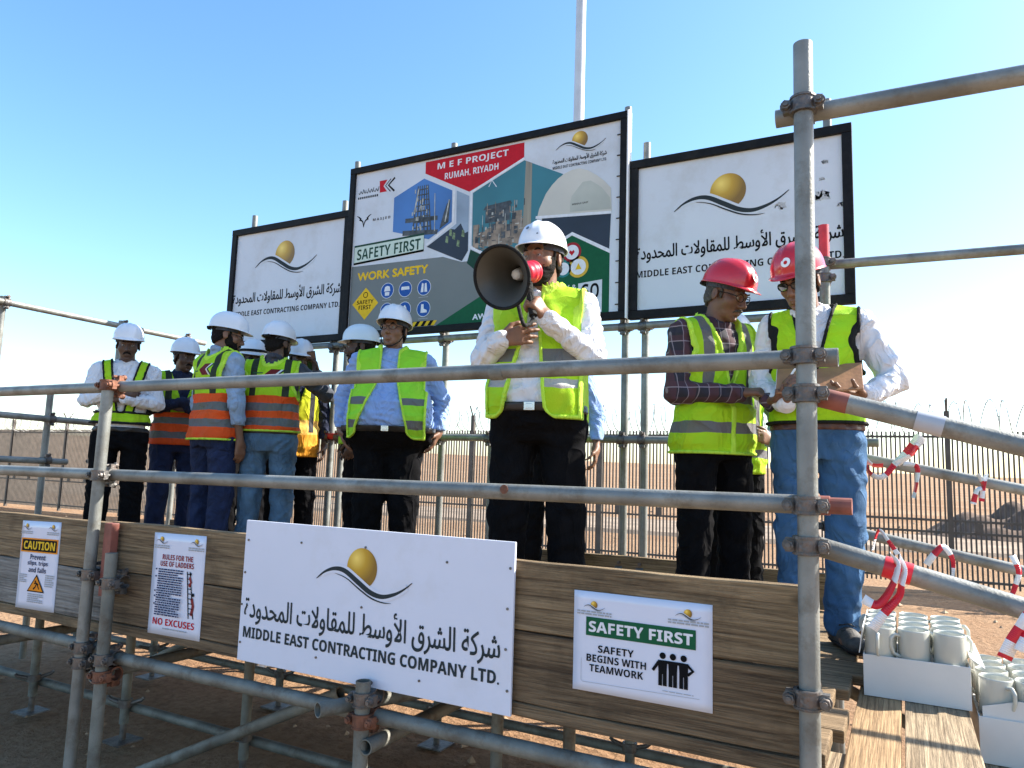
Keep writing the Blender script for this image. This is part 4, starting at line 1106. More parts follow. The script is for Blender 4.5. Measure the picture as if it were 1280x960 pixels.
ribbon([(0.606, 1.806, 0.434), (0.626, 1.795, 0.368), (0.612, 1.795, 0.312), (0.591, 1.795, 0.257)], 'short tape tied to the rear lower handrail at the right edge', .04, .04, 6)
ribbon([(.185, .02, .545), (.196, -.012, .53), (.19, -.012, .50), (.172, -.004, .462), (.15, .0, .44), (.122, .004, .452)], 'white tape end hanging from the red band of the front lower handrail', .040, .075, 8,
       [[(.20, .02, .545), (.209, -.014, .52), (.203, -.016, .49), (.196, -.010, .462), (.165, -.010, .425), (.139, -.006, .385)]])
ribbon([(.44, .03, .475), (.449, -.006, .46), (.437, -.008, .44), (.428, .0, .42), (.41, .0, .39), (.394, .0, .355)], 'red and white tape hanging from the front lower handrail at the right edge', .032, .03, 9, [[(.445, .02, .45), (.44, -.004, .41), (.424, .0, .37)]])
# ---------------------------------------------------------------- people: bodies and clothes grown from distance fields
class Field:
    def __init__(s, lo, hi, h):
        s.h = h; s.lo = np.array(lo, np.float32)
        s.n = np.maximum(np.ceil((np.array(hi) - s.lo) / h).astype(int) + 1, 4)
        s.D = np.full(tuple(s.n), 1.0, np.float32)
        s.ax = [(s.lo[d] + h * np.arange(s.n[d])).astype(np.float32) for d in range(3)]
    def sl(s, lo, hi):
        a = np.clip(np.floor((np.array(lo) - s.lo) / s.h).astype(int), 0, s.n - 1)
        b = np.clip(np.ceil((np.array(hi) - s.lo) / s.h).astype(int) + 1, 1, s.n)
        if (b <= a).any(): return None
        g = (s.ax[0][a[0]:b[0], None, None], s.ax[1][None, a[1]:b[1], None], s.ax[2][None, None, a[2]:b[2]])
        return (slice(a[0], b[0]), slice(a[1], b[1]), slice(a[2], b[2])), g
    def put(s, fn, lo, hi, k=.01, sub=False, pad=.05):
        q = s.sl(np.array(lo) - pad, np.array(hi) + pad)
        if q is None: return
        ix, g = q
        d = fn(*g).astype(np.float32); a = s.D[ix]
        if sub:
            hh = np.maximum(k - np.abs(a + d), 0) / k
            s.D[ix] = np.maximum(a, -d) + hh * hh * k * .25
        else:
            hh = np.maximum(k - np.abs(a - d), 0) / k
            s.D[ix] = np.minimum(a, d) - hh * hh * k * .25
    def cone(s, a, b, ra, rb, k=.02, **kw):
        a = np.array(a, float); b = np.array(b, float); ab = b - a; L2 = max(float(ab @ ab), 1e-9); r = max(ra, rb)
        def fn(x, y, z):
            t = np.clip(((x - a[0]) * ab[0] + (y - a[1]) * ab[1] + (z - a[2]) * ab[2]) / L2, 0, 1)
            return np.sqrt((x - a[0] - t * ab[0]) ** 2 + (y - a[1] - t * ab[1]) ** 2 + (z - a[2] - t * ab[2]) ** 2) - (ra + (rb - ra) * t)
        s.put(fn, np.minimum(a, b) - r, np.maximum(a, b) + r, k, **kw)
    def chain(s, pts, rs, k=.006, **kw):
        for i in range(len(pts) - 1): s.cone(pts[i], pts[i + 1], rs[i], rs[i + 1], k, **kw)
    def ell(s, c, r, k=.01, rot=None, fr=None, sub=False, pad=.04):
        """ellipsoid; fr = (origin, 3x3) puts it in a head or hand frame"""
        c = np.array(c, float); r = np.array(r, float); M_ = np.eye(3)
        if rot is not None: M_ = np.array(rot)
        if fr is not None: c = fr[0] + fr[1] @ c; M_ = fr[1] @ M_
        def fn(x, y, z):
            X, Y, Z = x - c[0], y - c[1], z - c[2]
            u = (M_[0, 0] * X + M_[1, 0] * Y + M_[2, 0] * Z) / r[0]; v = (M_[0, 1] * X + M_[1, 1] * Y + M_[2, 1] * Z) / r[1]; w = (M_[0, 2] * X + M_[1, 2] * Y + M_[2, 2] * Z) / r[2]
            k0 = np.sqrt(u * u + v * v + w * w) + 1e-6; k1 = np.sqrt((u / r[0]) ** 2 + (v / r[1]) ** 2 + (w / r[2]) ** 2) + 1e-6
            return k0 * (k0 - 1) / k1
        R_ = float(r.max()); s.put(fn, c - R_, c + R_, k, sub=sub, pad=pad)
    def loft(s, rows, k=.03, off=0.0):
        """stack of rounded sections: rows of (z, cx, cy, half width, half depth)"""
        rows = sorted(rows); T = np.array(rows, float)
        zs = T[:, 0]
        def fn(x, y, z):
            f = [np.interp(z.ravel(), zs, T[:, j]).reshape(z.shape) for j in range(1, 5)]
            u = np.abs(x - f[0]) / f[2]; v = np.abs(y - f[1]) / f[3]
            d = ((u ** 2.4 + v ** 2.4 + 1e-9) ** (1 / 2.4) - 1) * np.minimum(f[2], f[3])
            return np.maximum(np.maximum(d, z - zs[-1]), zs[0] - z) - off
        A = T[:, 3].max(); B = T[:, 4].max()
        s.put(fn, (T[:, 1].min() - A, T[:, 2].min() - B, zs[0]), (T[:, 1].max() + A, T[:, 2].max() + B, zs[-1]), k, pad=.06)
    def grid(s): return s.ax[0][:, None, None], s.ax[1][None, :, None], s.ax[2][None, None, :]
    def clip(s, fn): s.D = np.maximum(s.D, fn(*s.grid())).astype(np.float32)
    def wrinkle(s, amp, seed, lam=(.05, .11), aniso=(1, 1, 1.4)):
        rg = np.random.RandomState(seed); x, y, z = s.grid(); acc = np.zeros(tuple(s.n), np.float32)
        near = np.abs(s.D) < .03
        I = np.nonzero(near)
        X, Y, Z = s.ax[0][I[0]], s.ax[1][I[1]], s.ax[2][I[2]]
        w = 0
        for q in range(5):
            k = rg.randn(3) * np.array(aniso); k = k / np.linalg.norm(k) * 2 * np.pi / rg.uniform(*lam)
            k2 = rg.randn(3); k2 = k2 / np.linalg.norm(k2) * 2 * np.pi / .19
            ph = rg.rand(2) * 6
            v = np.sin(k[0] * X + k[1] * Y + k[2] * Z + ph[0] + 1.6 * np.sin(k2[0] * X + k2[1] * Y + k2[2] * Z + ph[1]))
            env = .5 + .5 * np.sin(k2[1] * X + k2[2] * Y + k2[0] * Z + ph[1] * 2)
            w = w + v * env
        s.D[I] += (amp * .6 * np.clip(w, -2, 2)).astype(np.float32)
    def mesh(s, name, mats, parent=None):
        D = s.D
        D[0], D[-1], D[:, 0], D[:, -1], D[:, :, 0], D[:, :, -1] = 1, 1, 1, 1, 1, 1
        S_ = D < 0
        c = np.zeros(tuple(s.n - 1), np.int8)
        for i in (0, 1):
            for j in (0, 1):
                for k in (0, 1):
                    c += S_[i:S_.shape[0] - 1 + i, j:S_.shape[1] - 1 + j, k:S_.shape[2] - 1 + k]
        I = np.nonzero((c > 0) & (c < 8))
        N = len(I[0])
        cid = np.full(c.shape, -1, np.int32); cid[I] = np.arange(N)
        P = np.stack(I, 1).astype(np.float32)
        cor = [(i, j, k) for i in (0, 1) for j in (0, 1) for k in (0, 1)]
        val = np.stack([D[I[0] + a, I[1] + b, I[2] + e] for a, b, e in cor], 1)
        acc = np.zeros((N, 3), np.float32); cnt = np.zeros(N, np.float32)
        for a in range(8):
            for b in range(a + 1, 8):
                dv = np.array(cor[b]) - np.array(cor[a])
                if np.abs(dv).sum() != 1: continue
                va, vb = val[:, a], val[:, b]
                cr = (va < 0) != (vb < 0)
                t = np.where(cr, va / np.where(cr, va - vb, 1), 0)
                acc += np.where(cr[:, None], np.array(cor[a], np.float32) + t[:, None] * dv.astype(np.float32), 0); cnt += cr
        V = s.lo + s.h * (P + acc / np.maximum(cnt, 1)[:, None])
        Q = []
        def faces(A, B, cells):
            e = np.nonzero(A != B); inside = A[e]
            q = np.stack([cid[cl(*e)] for cl in cells], 1)
            q[~inside] = q[~inside][:, ::-1]
            Q.append(q)
        faces(S_[:-1, 1:-1, 1:-1], S_[1:, 1:-1, 1:-1], [lambda i, j, k: (i, j, k), lambda i, j, k: (i, j + 1, k), lambda i, j, k: (i, j + 1, k + 1), lambda i, j, k: (i, j, k + 1)])
        faces(S_[1:-1, :-1, 1:-1], S_[1:-1, 1:, 1:-1], [lambda i, j, k: (i, j, k), lambda i, j, k: (i, j, k + 1), lambda i, j, k: (i + 1, j, k + 1), lambda i, j, k: (i + 1, j, k)])
        faces(S_[1:-1, 1:-1, :-1], S_[1:-1, 1:-1, 1:], [lambda i, j, k: (i, j, k), lambda i, j, k: (i + 1, j, k), lambda i, j, k: (i + 1, j + 1, k), lambda i, j, k: (i, j + 1, k)])
        Q = np.concatenate(Q)
        me = bpy.data.meshes.new(name)
        me.vertices.add(N); me.vertices.foreach_set('co', V.astype(np.float32).ravel())
        me.loops.add(Q.size); me.loops.foreach_set('vertex_index', Q.astype(np.int32).ravel())
        me.polygons.add(len(Q)); me.polygons.foreach_set('loop_start', np.arange(0, Q.size, 4, dtype=np.int32))
        me.update(calc_edges=True)
        me.polygons.foreach_set('use_smooth', np.ones(len(Q), bool))
        for m in (mats if isinstance(mats, (list, tuple)) else [mats]): me.materials.append(m)
        o = bpy.data.objects.new(name, me); COL.objects.link(o)
        if parent: o.parent = parent
        return o

def rotm(yaw=0, pitch=0, roll=0):
    return np.array(Matrix.Rotation(R(yaw), 3, 'Z') @ Matrix.Rotation(R(pitch), 3, 'X') @ Matrix.Rotation(R(roll), 3, 'Y'))

def cloth(name, col, var=.12, scale=14, rough=.85, bump=.25, bscale=180, fold=.55, **kw):
    return mat(name, col, rough, 0, var, scale, bump, bscale, spec=.25, fold=fold, **kw)
SKIN = {t: mat('skin_' + t, c, .5, 0, .12, 26, .12, 120, spec=.4) for t, c in (('brown', (.14, .068, .041)), ('deep', (.085, .046, .031)), ('tan', (.19, .095, .057)))}
HAIR = mat('dark_hair', (.010, .008, .007), .8, 0, .5, 90, .5, 260, spec=.15)
GREYHAIR = mat('greying_hair', (.05, .045, .04), .6, 0, .6, 90, .8, 160)
EYE_W = flat('eye_white', (.22, .20, .18), .25); EYE_D = flat('eye_dark', (.015, .01, .008), .1)
LENS = mat('dark_lens', (.015, .015, .018), .06, 0, .1, 3, spec=.8)
SHIRT_W = cloth('white_shirt_cotton', (.66, .67, .71), .05); SHIRT_B = cloth('blue_shirt_cotton', (.25, .36, .62), .10); SHIRT_LB = cloth('pale_blue_shirt_cotton', (.25, .34, .47), .10)
NAVY_C = cloth('navy_cloth', (.015, .02, .045), .3); GREY_C = cloth('dark_grey_cloth', (.05, .055, .07), .3)
BLACK_C = mat('black_trouser_cloth', (.005, .005, .006), .95, 0, .3, 14, .15, 180, spec=.08, fold=.6, fold_scale=6); INDIGO = cloth('dark_indigo_denim', (.014, .022, .06), .35, 9)
DENIM_P = mat('faded_blue_denim', (.085, .15, .225), .85, 0, .45, 5, .4, 240, spec=.2, fold=.6, fold_scale=7); DENIM = mat('blue_denim', (.045, .11, .215), .85, 0, .28, 7, .4, 240, spec=.2, fold=.6, fold_scale=7)
LEATHER = mat('black_belt_leather', (.014, .012, .011), .4, 0, .3, 30, .2); LEATHER_BR = mat('brown_belt_leather', (.08, .03, .02), .45, 0, .3, 30, .2)
BUCKLE = mat('belt_buckle_metal', (.6, .6, .58), .25, .9, .1, 10); BOOT = mat('grey_black_boot_leather', (.06, .056, .05), .7, 0, .5, 24, .4, 120); SOLE = flat('boot_sole_rubber', (.02, .02, .02), .8)
HELM_W = mat('white_helmet_plastic', (.70, .72, .76), .28, 0, .03, 6, .03, 9, coat=.3); HELM_R = mat('red_helmet_plastic', (.52, .012, .022), .25, 0, .06, 6, .03, 9, coat=.4)
HELM_G = mat('pale_grey_helmet_plastic', (.62, .70, .74), .3, 0, .03, 6, coat=.3)
STRAP = cloth('black_strap_webbing', (.012, .012, .012), .2); TRIM_K = cloth('black_vest_trim', (.012, .012, .012), .2); TRIM_L = cloth('pale_vest_trim', (.46, .74, .06), .1)
def plaid():
    m = bpy.data.materials.new('dark_plaid_shirt'); m.use_nodes = True
    nt = m.node_tree; b = nt.nodes['Principled BSDF']; b.inputs['Roughness'].default_value = .85
    tc = nd(nt, 'ShaderNodeTexCoord'); sx = nd(nt, 'ShaderNodeSeparateXYZ'); nt.links.new(tc.outputs['Object'], sx.inputs[0])
    def band(sock, per, width, off=0):
        a = nd(nt, 'ShaderNodeMath', operation='MULTIPLY_ADD'); a.inputs[1].default_value = 1 / per; a.inputs[2].default_value = off; nt.links.new(sock, a.inputs[0])
        f = nd(nt, 'ShaderNodeMath', operation='FRACT'); nt.links.new(a.outputs[0], f.inputs[0])
        l = nd(nt, 'ShaderNodeMath', operation='LESS_THAN'); l.inputs[1].default_value = width; nt.links.new(f.outputs[0], l.inputs[0]); return l.outputs[0]
    col = None
    rgb = nd(nt, 'ShaderNodeRGB'); rgb.outputs[0].default_value = (.016, .015, .026, 1); col = rgb.outputs[0]
    for sock, per, wd, c, fac in (('X', .075, .42, (.07, .025, .035), .7), ('Z', .075, .42, (.07, .025, .035), .5), ('X', .0375, .09, (.30, .26, .30), .55), ('Z', .075, .07, (.30, .26, .30), .6)):
        mx = nd(nt, 'ShaderNodeMix', data_type='RGBA'); mu = nd(nt, 'ShaderNodeMath', operation='MULTIPLY'); mu.inputs[1].default_value = fac
        nt.links.new(band(sx.outputs[sock], per, wd), mu.inputs[0]); nt.links.new(mu.outputs[0], mx.inputs['Factor']); nt.links.new(col, mx.inputs['A']); mx.inputs['B'].default_value = (*c, 1); col = mx.outputs['Result']
    nt.links.new(col, b.inputs['Base Color']); return m
PLAID = plaid()
LIME = (.43, .74, .012); LIMEG = (.30, .80, .03); ORANGE = (.85, .095, .010); REFL = (.16, .16, .155); REFL_L = (.42, .42, .40)
def vest_mat(name, layers, straps=(), patches=(), refl=REFL, chevron=None, front_strap=False):
    """fabric bands by height over the wearer (object space): layers = [(z from, colour)...]; straps = (|x| centre, half width, z from)"""
    m = bpy.data.materials.new(name); m.use_nodes = True
    nt = m.node_tree; b = nt.nodes['Principled BSDF']; b.inputs['Roughness'].default_value = .75; b.inputs['Specular IOR Level'].default_value = .3
    tc = nd(nt, 'ShaderNodeTexCoord'); sx = nd(nt, 'ShaderNodeSeparateXYZ'); nt.links.new(tc.outputs['Object'], sx.inputs[0])
    n = nd(nt, 'ShaderNodeTexNoise'); n.inputs['Scale'].default_value = 7; nt.links.new(tc.outputs['Object'], n.inputs['Vector'])
    zz = nd(nt, 'ShaderNodeMath', operation='MULTIPLY_ADD'); zz.inputs[1].default_value = .03; nt.links.new(n.outputs['Fac'], zz.inputs[0]); nt.links.new(sx.outputs['Z'], zz.inputs[2])
    mr_ = nd(nt, 'ShaderNodeMapRange'); mr_.inputs['From Min'].default_value = .715; mr_.inputs['From Max'].default_value = 1.615; nt.links.new(zz.outputs[0], mr_.inputs['Value'])
    r = nd(nt, 'ShaderNodeValToRGB'); r.color_ramp.interpolation = 'CONSTANT'
    ls = sorted(layers)
    r.color_ramp.elements[0].position = 0; r.color_ramp.elements[0].color = (*ls[0][1], 1); r.color_ramp.elements.remove(r.color_ramp.elements[1])
    for z, c in ls[1:]:
        e = r.color_ramp.elements.new((z - .7) / .9); e.color = (*c, 1)
    nt.links.new(mr_.outputs[0], r.inputs['Fac']); col = r.outputs['Color']
    def M(op, *ins):
        q = nd(nt, 'ShaderNodeMath', operation=op)
        for i, v in enumerate(ins):
            if isinstance(v, (int, float)): q.inputs[i].default_value = v
            else: nt.links.new(v, q.inputs[i])
        return q.outputs[0]
    def mixin(mask, c):
        nonlocal col
        mx = nd(nt, 'ShaderNodeMix', data_type='RGBA'); nt.links.new(mask, mx.inputs['Factor']); nt.links.new(col, mx.inputs['A']); mx.inputs['B'].default_value = (*c, 1); col = mx.outputs['Result']
    ab = M('ABSOLUTE', sx.outputs['X'])
    for xc, hw, zf, c in straps:
        mixin(M('MULTIPLY', M('COMPARE', ab, xc, hw), M('GREATER_THAN', sx.outputs['Z'], zf)), c)
    for x0, x1, z0, z1, back, c in patches:
        k = M('MULTIPLY', M('COMPARE', sx.outputs['X'], (x0 + x1) / 2, abs(x1 - x0) / 2), M('COMPARE', sx.outputs['Z'], (z0 + z1) / 2, abs(z1 - z0) / 2))
        mixin(M('MULTIPLY', k, M('GREATER_THAN', M('MULTIPLY', sx.outputs['Y'], 1.0 if back else -1.0), 0.02)), c)
    if chevron:
        xc, zc, sgn = chevron
        dz = M('ABSOLUTE', M('SUBTRACT', sx.outputs['Z'], zc))
        v = M('SUBTRACT', M('MULTIPLY', M('SUBTRACT', sx.outputs['X'], xc), sgn), dz)
        lim = M('MULTIPLY', M('LESS_THAN', dz, .042), M('GREATER_THAN', sx.outputs['Y'], .02))
        mixin(M('MULTIPLY', M('COMPARE', v, -.035, .036), lim), (.16, .01, .012)); mixin(M('MULTIPLY', M('COMPARE', v, .008, .008), lim), (.8, .8, .8)); mixin(M('MULTIPLY', M('COMPARE', v, .024, .008), lim), (.02, .02, .02))
    vr = nd(nt, 'ShaderNodeMix', data_type='RGBA', blend_type='MULTIPLY'); vr.inputs['Factor'].default_value = .38
    nt.links.new(col, vr.inputs['A']); nt.links.new(n.outputs['Color'], vr.inputs['B']); nt.links.new(vr.outputs['Result'], b.inputs['Base Color'])
    n3 = nd(nt, 'ShaderNodeTexNoise'); n3.inputs['Scale'].default_value = 260; nt.links.new(tc.outputs['Object'], n3.inputs['Vector'])
    bp = nd(nt, 'ShaderNodeBump'); bp.inputs['Strength'].default_value = .25; bp.inputs['Distance'].default_value = .01
    nt.links.new(n3.outputs['Fac'], bp.inputs['Height']); nt.links.new(bp.outputs['Normal'], b.inputs['Normal'])
    add_folds(nt, tc, bp, .5, 6.5)
    return m

def add_hand(F, W, d, n, side, curl=(25, 35, 25), spread=0.0, thumb=(.55, .7, .35), sc=1.0):
    """palm, four fingers and a thumb; W wrist, d towards the fingertips, n out of the palm, side 'L' or 'R'"""
    W = np.array(W, float); d = np.array(d, float); d /= np.linalg.norm(d)
    n = np.array(n, float); n -= d * (n @ d); n /= np.linalg.norm(n)
    t = np.cross(d, n) * (1 if side == 'R' else -1)
    o = [.029, .0095, -.0105, -.029]; L = [.070, .079, .073, .056]
    curls = curl if isinstance(curl[0], (tuple, list)) else [curl] * 4
    F.cone(W, W + d * .022, .0255 * sc, .026 * sc, .012)
    for i in range(4):
        kn = W + (d * (.088 - .004 * abs(i - 1)) + t * o[i]) * sc
        F.cone(W + (d * .012 + t * o[i] * .55) * sc, kn, .0145 * sc, .0125 * sc, .012)
        p = kn; a = 0; dd = d + t * spread * o[i] * 8; dd /= np.linalg.norm(dd)
        for j, fr in enumerate((.46, .30, .24)):
            a += R(curls[i][j]); q = p + (dd * math.cos(a) + n * math.sin(a)) * L[i] * fr * sc
            F.cone(p, q, (.0098 - .0008 * j) * sc, (.0090 - .0009 * j) * sc, .004); p = q
    b = W + (d * .022 + t * .024) * sc
    td = d * thumb[0] + t * thumb[1] + n * thumb[2]; td /= np.linalg.norm(td)
    m_ = b + td * .042 * sc; te = d * .75 + t * thumb[1] * .25 + n * thumb[2] * 1.1; te /= np.linalg.norm(te)
    F.cone(b, m_, .0155 * sc, .0115 * sc, .008); F.cone(m_, m_ + te * .030 * sc, .0112 * sc, .0095 * sc, .004); F.cone(m_ + te * .03 * sc, m_ + (te + n * .3) * .050 * sc, .0095 * sc, .008 * sc, .004)

def helmet_mesh(visor=.036, rim=.006, scale=1.0, stripe=False):
    a, b, hh = .112 * scale, .139 * scale, .130 * scale
    nt_, nf = 56, 16
    V = []; F = []
    def rad(th, f):
        x = a * math.cos(th); y = b * math.sin(th)
        c, s_ = math.cos(f) ** .82, math.sin(f) ** .95
        X, Y, Z = x * c, y * c, hh * s_
        rd = .0045 * math.exp(-(X / .011) ** 2) + .003 * math.exp(-((abs(X) - .042) / .009) ** 2)
        rd *= min(1, f * 2.2) * (1 if Y < b * .98 else .6)
        nn = Vector((X / a ** 2, Y / b ** 2, Z / hh ** 2)).normalized()
        return (X + nn.x * rd, Y + nn.y * rd, Z + nn.z * rd)
    def brim(th, w):
        fr = max(0, math.cos(th + math.pi / 2)) ** 3      # 1 at the front (-y)
        ex = (rim + (visor - rim) * fr) * w
        return ((a + ex * .75) * math.cos(th), (b + ex) * math.sin(th), -.004 * w - .012 * fr * w)
    rings = [lambda th: brim(th, 1.0), lambda th: brim(th, .5), lambda th: brim(th, .08)] + [(lambda th, f=f: rad(th, f)) for f in np.linspace(.05, math.pi / 2 - .03, nf)]
    for g in rings:
        for k in range(nt_): V.append(g(2 * math.pi * k / nt_))
    for i in range(len(rings) - 1):
        for k in range(nt_):
            k2 = (k + 1) % nt_; F.append((i * nt_ + k, i * nt_ + k2, (i + 1) * nt_ + k2, (i + 1) * nt_ + k))
    F.append(tuple((len(rings) - 1) * nt_ + k for k in range(nt_)))
    return MB().add(V, F, 0, True)

def person(label, pos, rz, hh=1.79, skin='brown', shirt=None, trousers=None, vest=None, head=(0, 0, 0), lean=0.0, belly=0.0, bw=1.0, helmet=HELM_W, hsc=1.0,
           arms=None, hands=None, beard=0, hair=True, glasses=None, belt=LEATHER, buckle=False, h=.009, seed=1, chin_strap=False, badge=None, collar=True,
           legs=None, trim=None, vest_off=.015, sleeve_end=None, mouth_open=False, group='men on the stage in helmets and vests', shirt_hem=.955, cap_band=False, boots=False, neck=(0, 0), loose=1.0):
    root = empty('person', (pos[0], pos[1], .018), R(rz), label, 'person', group)
    root.scale = (hh / 1.79,) * 3
    A = arms or {}
    sw = .185 * (1 + (bw - 1) * .6)
    sh = {'L': np.array((sw, lean * .9 + .005, 1.405)), 'R': np.array((-sw, lean * .9 + .005, 1.405))}
    default = {'L': ((.245, .03, 1.13), (.245, -.05, .90)), 'R': ((-.245, .03, 1.13), (-.245, -.05, .90))}
    arm = {s: tuple(np.array(q, float) for q in A.get(s, default[s])) for s in 'LR'}
    lg = legs or {'L': ((.10, 0, .88), (.115, -.015, .48), (.12, .015, .075)), 'R': ((-.10, 0, .88), (-.115, -.015, .48), (-.12, .015, .075))}
    lg = {s: tuple(np.array(q, float) for q in lg[s]) for s in 'LR'}
    hc0 = np.array((neck[0], lean - .006 + neck[1], 1.497)); HR = rotm(*head); HC = hc0 + HR @ np.array((0, -.014, .118)); fr = (HC, HR)
    def torso(F, off=0.0, k=.03, lo=.90, shr=0.0):
        bf = 1 + belly
        rows = [(lo, 0, .0 - belly * .03, .172 * bw * (1 + belly * .25), .118 + belly * .07), (1.0, 0, -.004 - belly * .045, .170 * bw * (1 + belly * .3), .118 + belly * .10), (1.12, 0, lean * .3 - belly * .04, .170 * bw * (1 + belly * .25), .116 + belly * .09),
                (1.25, 0, lean * .6, .180 * bw, .122 + belly * .03), (1.35, 0, lean * .8, .182 * bw, .116), (1.41, 0, lean * .9, .150 * bw, .095), (1.455, 0, lean, .095, .072), (1.49, neck[0] * .4, lean, .062, .06)]
        F.loft(rows, k, off)
        for s in 'LR': F.cone((np.sign(sh[s][0]) * .06, lean * .95, 1.438), sh[s] + np.array((0, 0, -.01)), .052 + off, .058 + off + shr, .03)
    ext = [hc0, HC + [.14, .2, .2], HC - [.14, .2, .1], (.24 * bw, .17, .0), (-.24 * bw, -.24 - belly * .12, 0)]
    for s in 'LR': ext += [arm[s][0], arm[s][1] + .22, arm[s][1] - .22, lg[s][1], lg[s][2] + [0, -.2, 0], sh[s] * 1.4]
    ext = np.array(ext); lo = ext.min(0) - .06; hi = ext.max(0) + .06; lo[2] = -.02; hi[2] = HC[2] + .16
    # -- body: one continuous figure
    F = Field(lo, hi, h)
    torso(F, -.014)
    for s in 'LR':
        F.cone(lg[s][0], lg[s][1], .078, .05, .03); F.cone(lg[s][1], lg[s][2], .05, .036, .02); F.cone(lg[s][2], lg[s][2] + np.array((.02 if s == 'L' else -.02, -.10, -.04)), .032, .022, .02)
        F.cone(sh[s], arm[s][0], .042, .033, .03); F.cone(arm[s][0], arm[s][1], .033, .0245, .015)
        H = (hands or {}).get(s)
        d0 = (arm[s][1] - arm[s][0]); d0 /= np.linalg.norm(d0)
        if H is None: H = dict(d=d0, n=(-1 if s == 'L' else 1, 0, .1))
        add_hand(F, arm[s][1], H.get('d', d0), H['n'], s, H.get('curl', (22, 30, 22)), H.get('spread', 0), H.get('thumb', (.6, .6, .35)), H.get('sc', 1.04))
    F.cone(hc0 + [0, .01, -.06], HC + HR @ np.array((0, .022, -.05)), .058, .054, .025)
    E_ = lambda c, r, k=.012, **kw: F.ell(c, r, k, fr=fr, **kw)
    def hp(p): return HC + HR @ np.array(p, float)
    E_((0, .016, .036), (.077, .095, .084)); E_((0, -.028, -.03), (.062, .066, .078), .02); E_((0, -.045, -.085), (.044, .045, .032), .02); E_((0, -.074, -.104), (.021, .018, .016), .015)
    for sx in (-1, 1):
        E_((sx * .043, -.054, -.026), (.022, .022, .020), .03)
        F.cone(hp((sx * .012, -.092, .022)), hp((sx * .044, -.080, .022)), .0095, .008, .012)
        E_((sx * .032, -.104, .000), (.018, .014, .012), .010, sub=True)
        E_((sx * .031, -.0810, .0085), (.0165, .0125, .0085), .004); E_((sx * .031, -.0800, -.0085), (.0155, .0120, .0075), .004)
        E_((sx * .0125, -.100, -.039), (.0085, .010, .0075), .006)
        E_((sx * .079, .014, -.008), (.009, .021, .033), .006, rot=rotm(sx * 18, -12, 0)); E_((sx * .088, .010, -.004), (.005, .010, .018), .004, sub=True, rot=rotm(sx * 18, -12, 0))
    F.cone(hp((0, -.094, .004)), hp((0, -.114, -.034)), .0085, .0125, .010); E_((0, -.103, -.042), (.010, .010, .006), .006)
    E_((0, -.0905, -.066), (.025, .011, .0068), .006); E_((0, -.089, -.0785), (.021, .0115, .0072), .006); E_((0, -.105, -.0722), (.022, .009, .0022 if not mouth_open else .006), .003, sub=True)
    E_((0, -.086, -.092), (.02, .008, .005), .008, sub=True)
    F.mesh('body', [SKIN[skin]], root)
    # -- eyes
    for sx in (-1, 1):
        m = MB(); m.lathe([(.0100 * math.sin(t), .0100 * math.cos(t)) for t in np.linspace(0.001, math.pi, 9)], 12, 0)
        m.lathe([(.0062 * math.sin(t), .0062 * math.cos(t) + .0044) for t in np.linspace(0.001, 1.7, 6)], 12, 1)
        e = m.build('eye', [EYE_W, EYE_D], root)
        e.matrix_local = Matrix.Translation(hp((sx * .031, -.0825, .0005))) @ (Matrix(HR) @ Matrix.Rotation(R(90), 3, 'X')).to_4x4()
    # -- hair, brows, beard
    hg = lambda: Field(HC - .17, HC + .17, min(h, .0065))
    def hcoord(Fq):
        x, y, z = Fq.grid(); X, Y, Z = x - HC[0], y - HC[1], z - HC[2]
        return [HR[0, j] * X + HR[1, j] * Y + HR[2, j] * Z for j in range(3)]
    if hair:
        F = hg(); F.ell((0, .018, .036), (.083, .100, .089), .01, fr=fr); F.ell((0, .05, -.03), (.066, .058, .06), .02, fr=fr)
        u, v, w = hcoord(F)
        F.D = np.maximum(F.D, np.maximum(-.115 - v + 0 * u, -(w + .012 + np.clip(v, -.2, .2) * 0.9) + 0 * u)); F.D = np.maximum(F.D, np.where(v < .008, -(w - .045), -1).astype(np.float32) + 0 * u)
        for sx in (-1, 1):
            F.cone(hp((sx * .072, -.015, .04)), hp((sx * .071, -.018, -.02)), .009, .006, .006)
        F.wrinkle(.004, seed, (.012, .03)); F.mesh('hair', [GREYHAIR if hair == 'grey' else HAIR], root)
    F = hg()
    for sx in (-1, 1): F.chain([hp((sx * .016, -.101, .0215)), hp((sx * .032, -.099, .028)), hp((sx * .048, -.084, .022))], [.004, .0046, .003])
    if beard >= 1:      # moustache
        for sx in (-1, 1): F.chain([hp((0, -.102, -.057)), hp((sx * .018, -.097, -.060)), hp((sx * .030, -.084, -.074))], [.006, .0065, .004])
    if beard >= 2:
        t = .004 + .003 * (beard - 2)
        B_ = Field(HC - .17, HC + .17, min(h, .0065)); B_.ell((0, -.028, -.03), (.062 + t, .066 + t, .078 + t), .02, fr=fr); B_.ell((0, -.045, -.085), (.044 + t, .045 + t, .032 + t), .02, fr=fr); B_.ell((0, -.074, -.104), (.021 + t, .018 + t, .016 + t), .015, fr=fr)
        u, v, w = hcoord(B_)
        edge = np.where(np.abs(u) < .030, w + .083, w + .083 - (np.abs(u) - .030) * 2.6) + 0 * v
        B_.D = np.maximum(B_.D, np.maximum(edge, v - .012)).astype(np.float32)
        for sx in (-1, 1): B_.cone(hp((sx * .066, -.012, -.005)), hp((sx * .058, -.03, -.06)), .010, .016, .012)
        B_.wrinkle(.0022, seed + 5, (.010, .022))
        ix = F.D.shape; F.D = np.minimum(F.D, B_.D) if F.D.shape == B_.D.shape else B_.D
    F.mesh('eyebrows' if beard < 1 else 'beard', [GREYHAIR if hair == 'grey' else HAIR], root)
    # -- shirt
    F = Field(lo, hi, h); torso(F, 0)
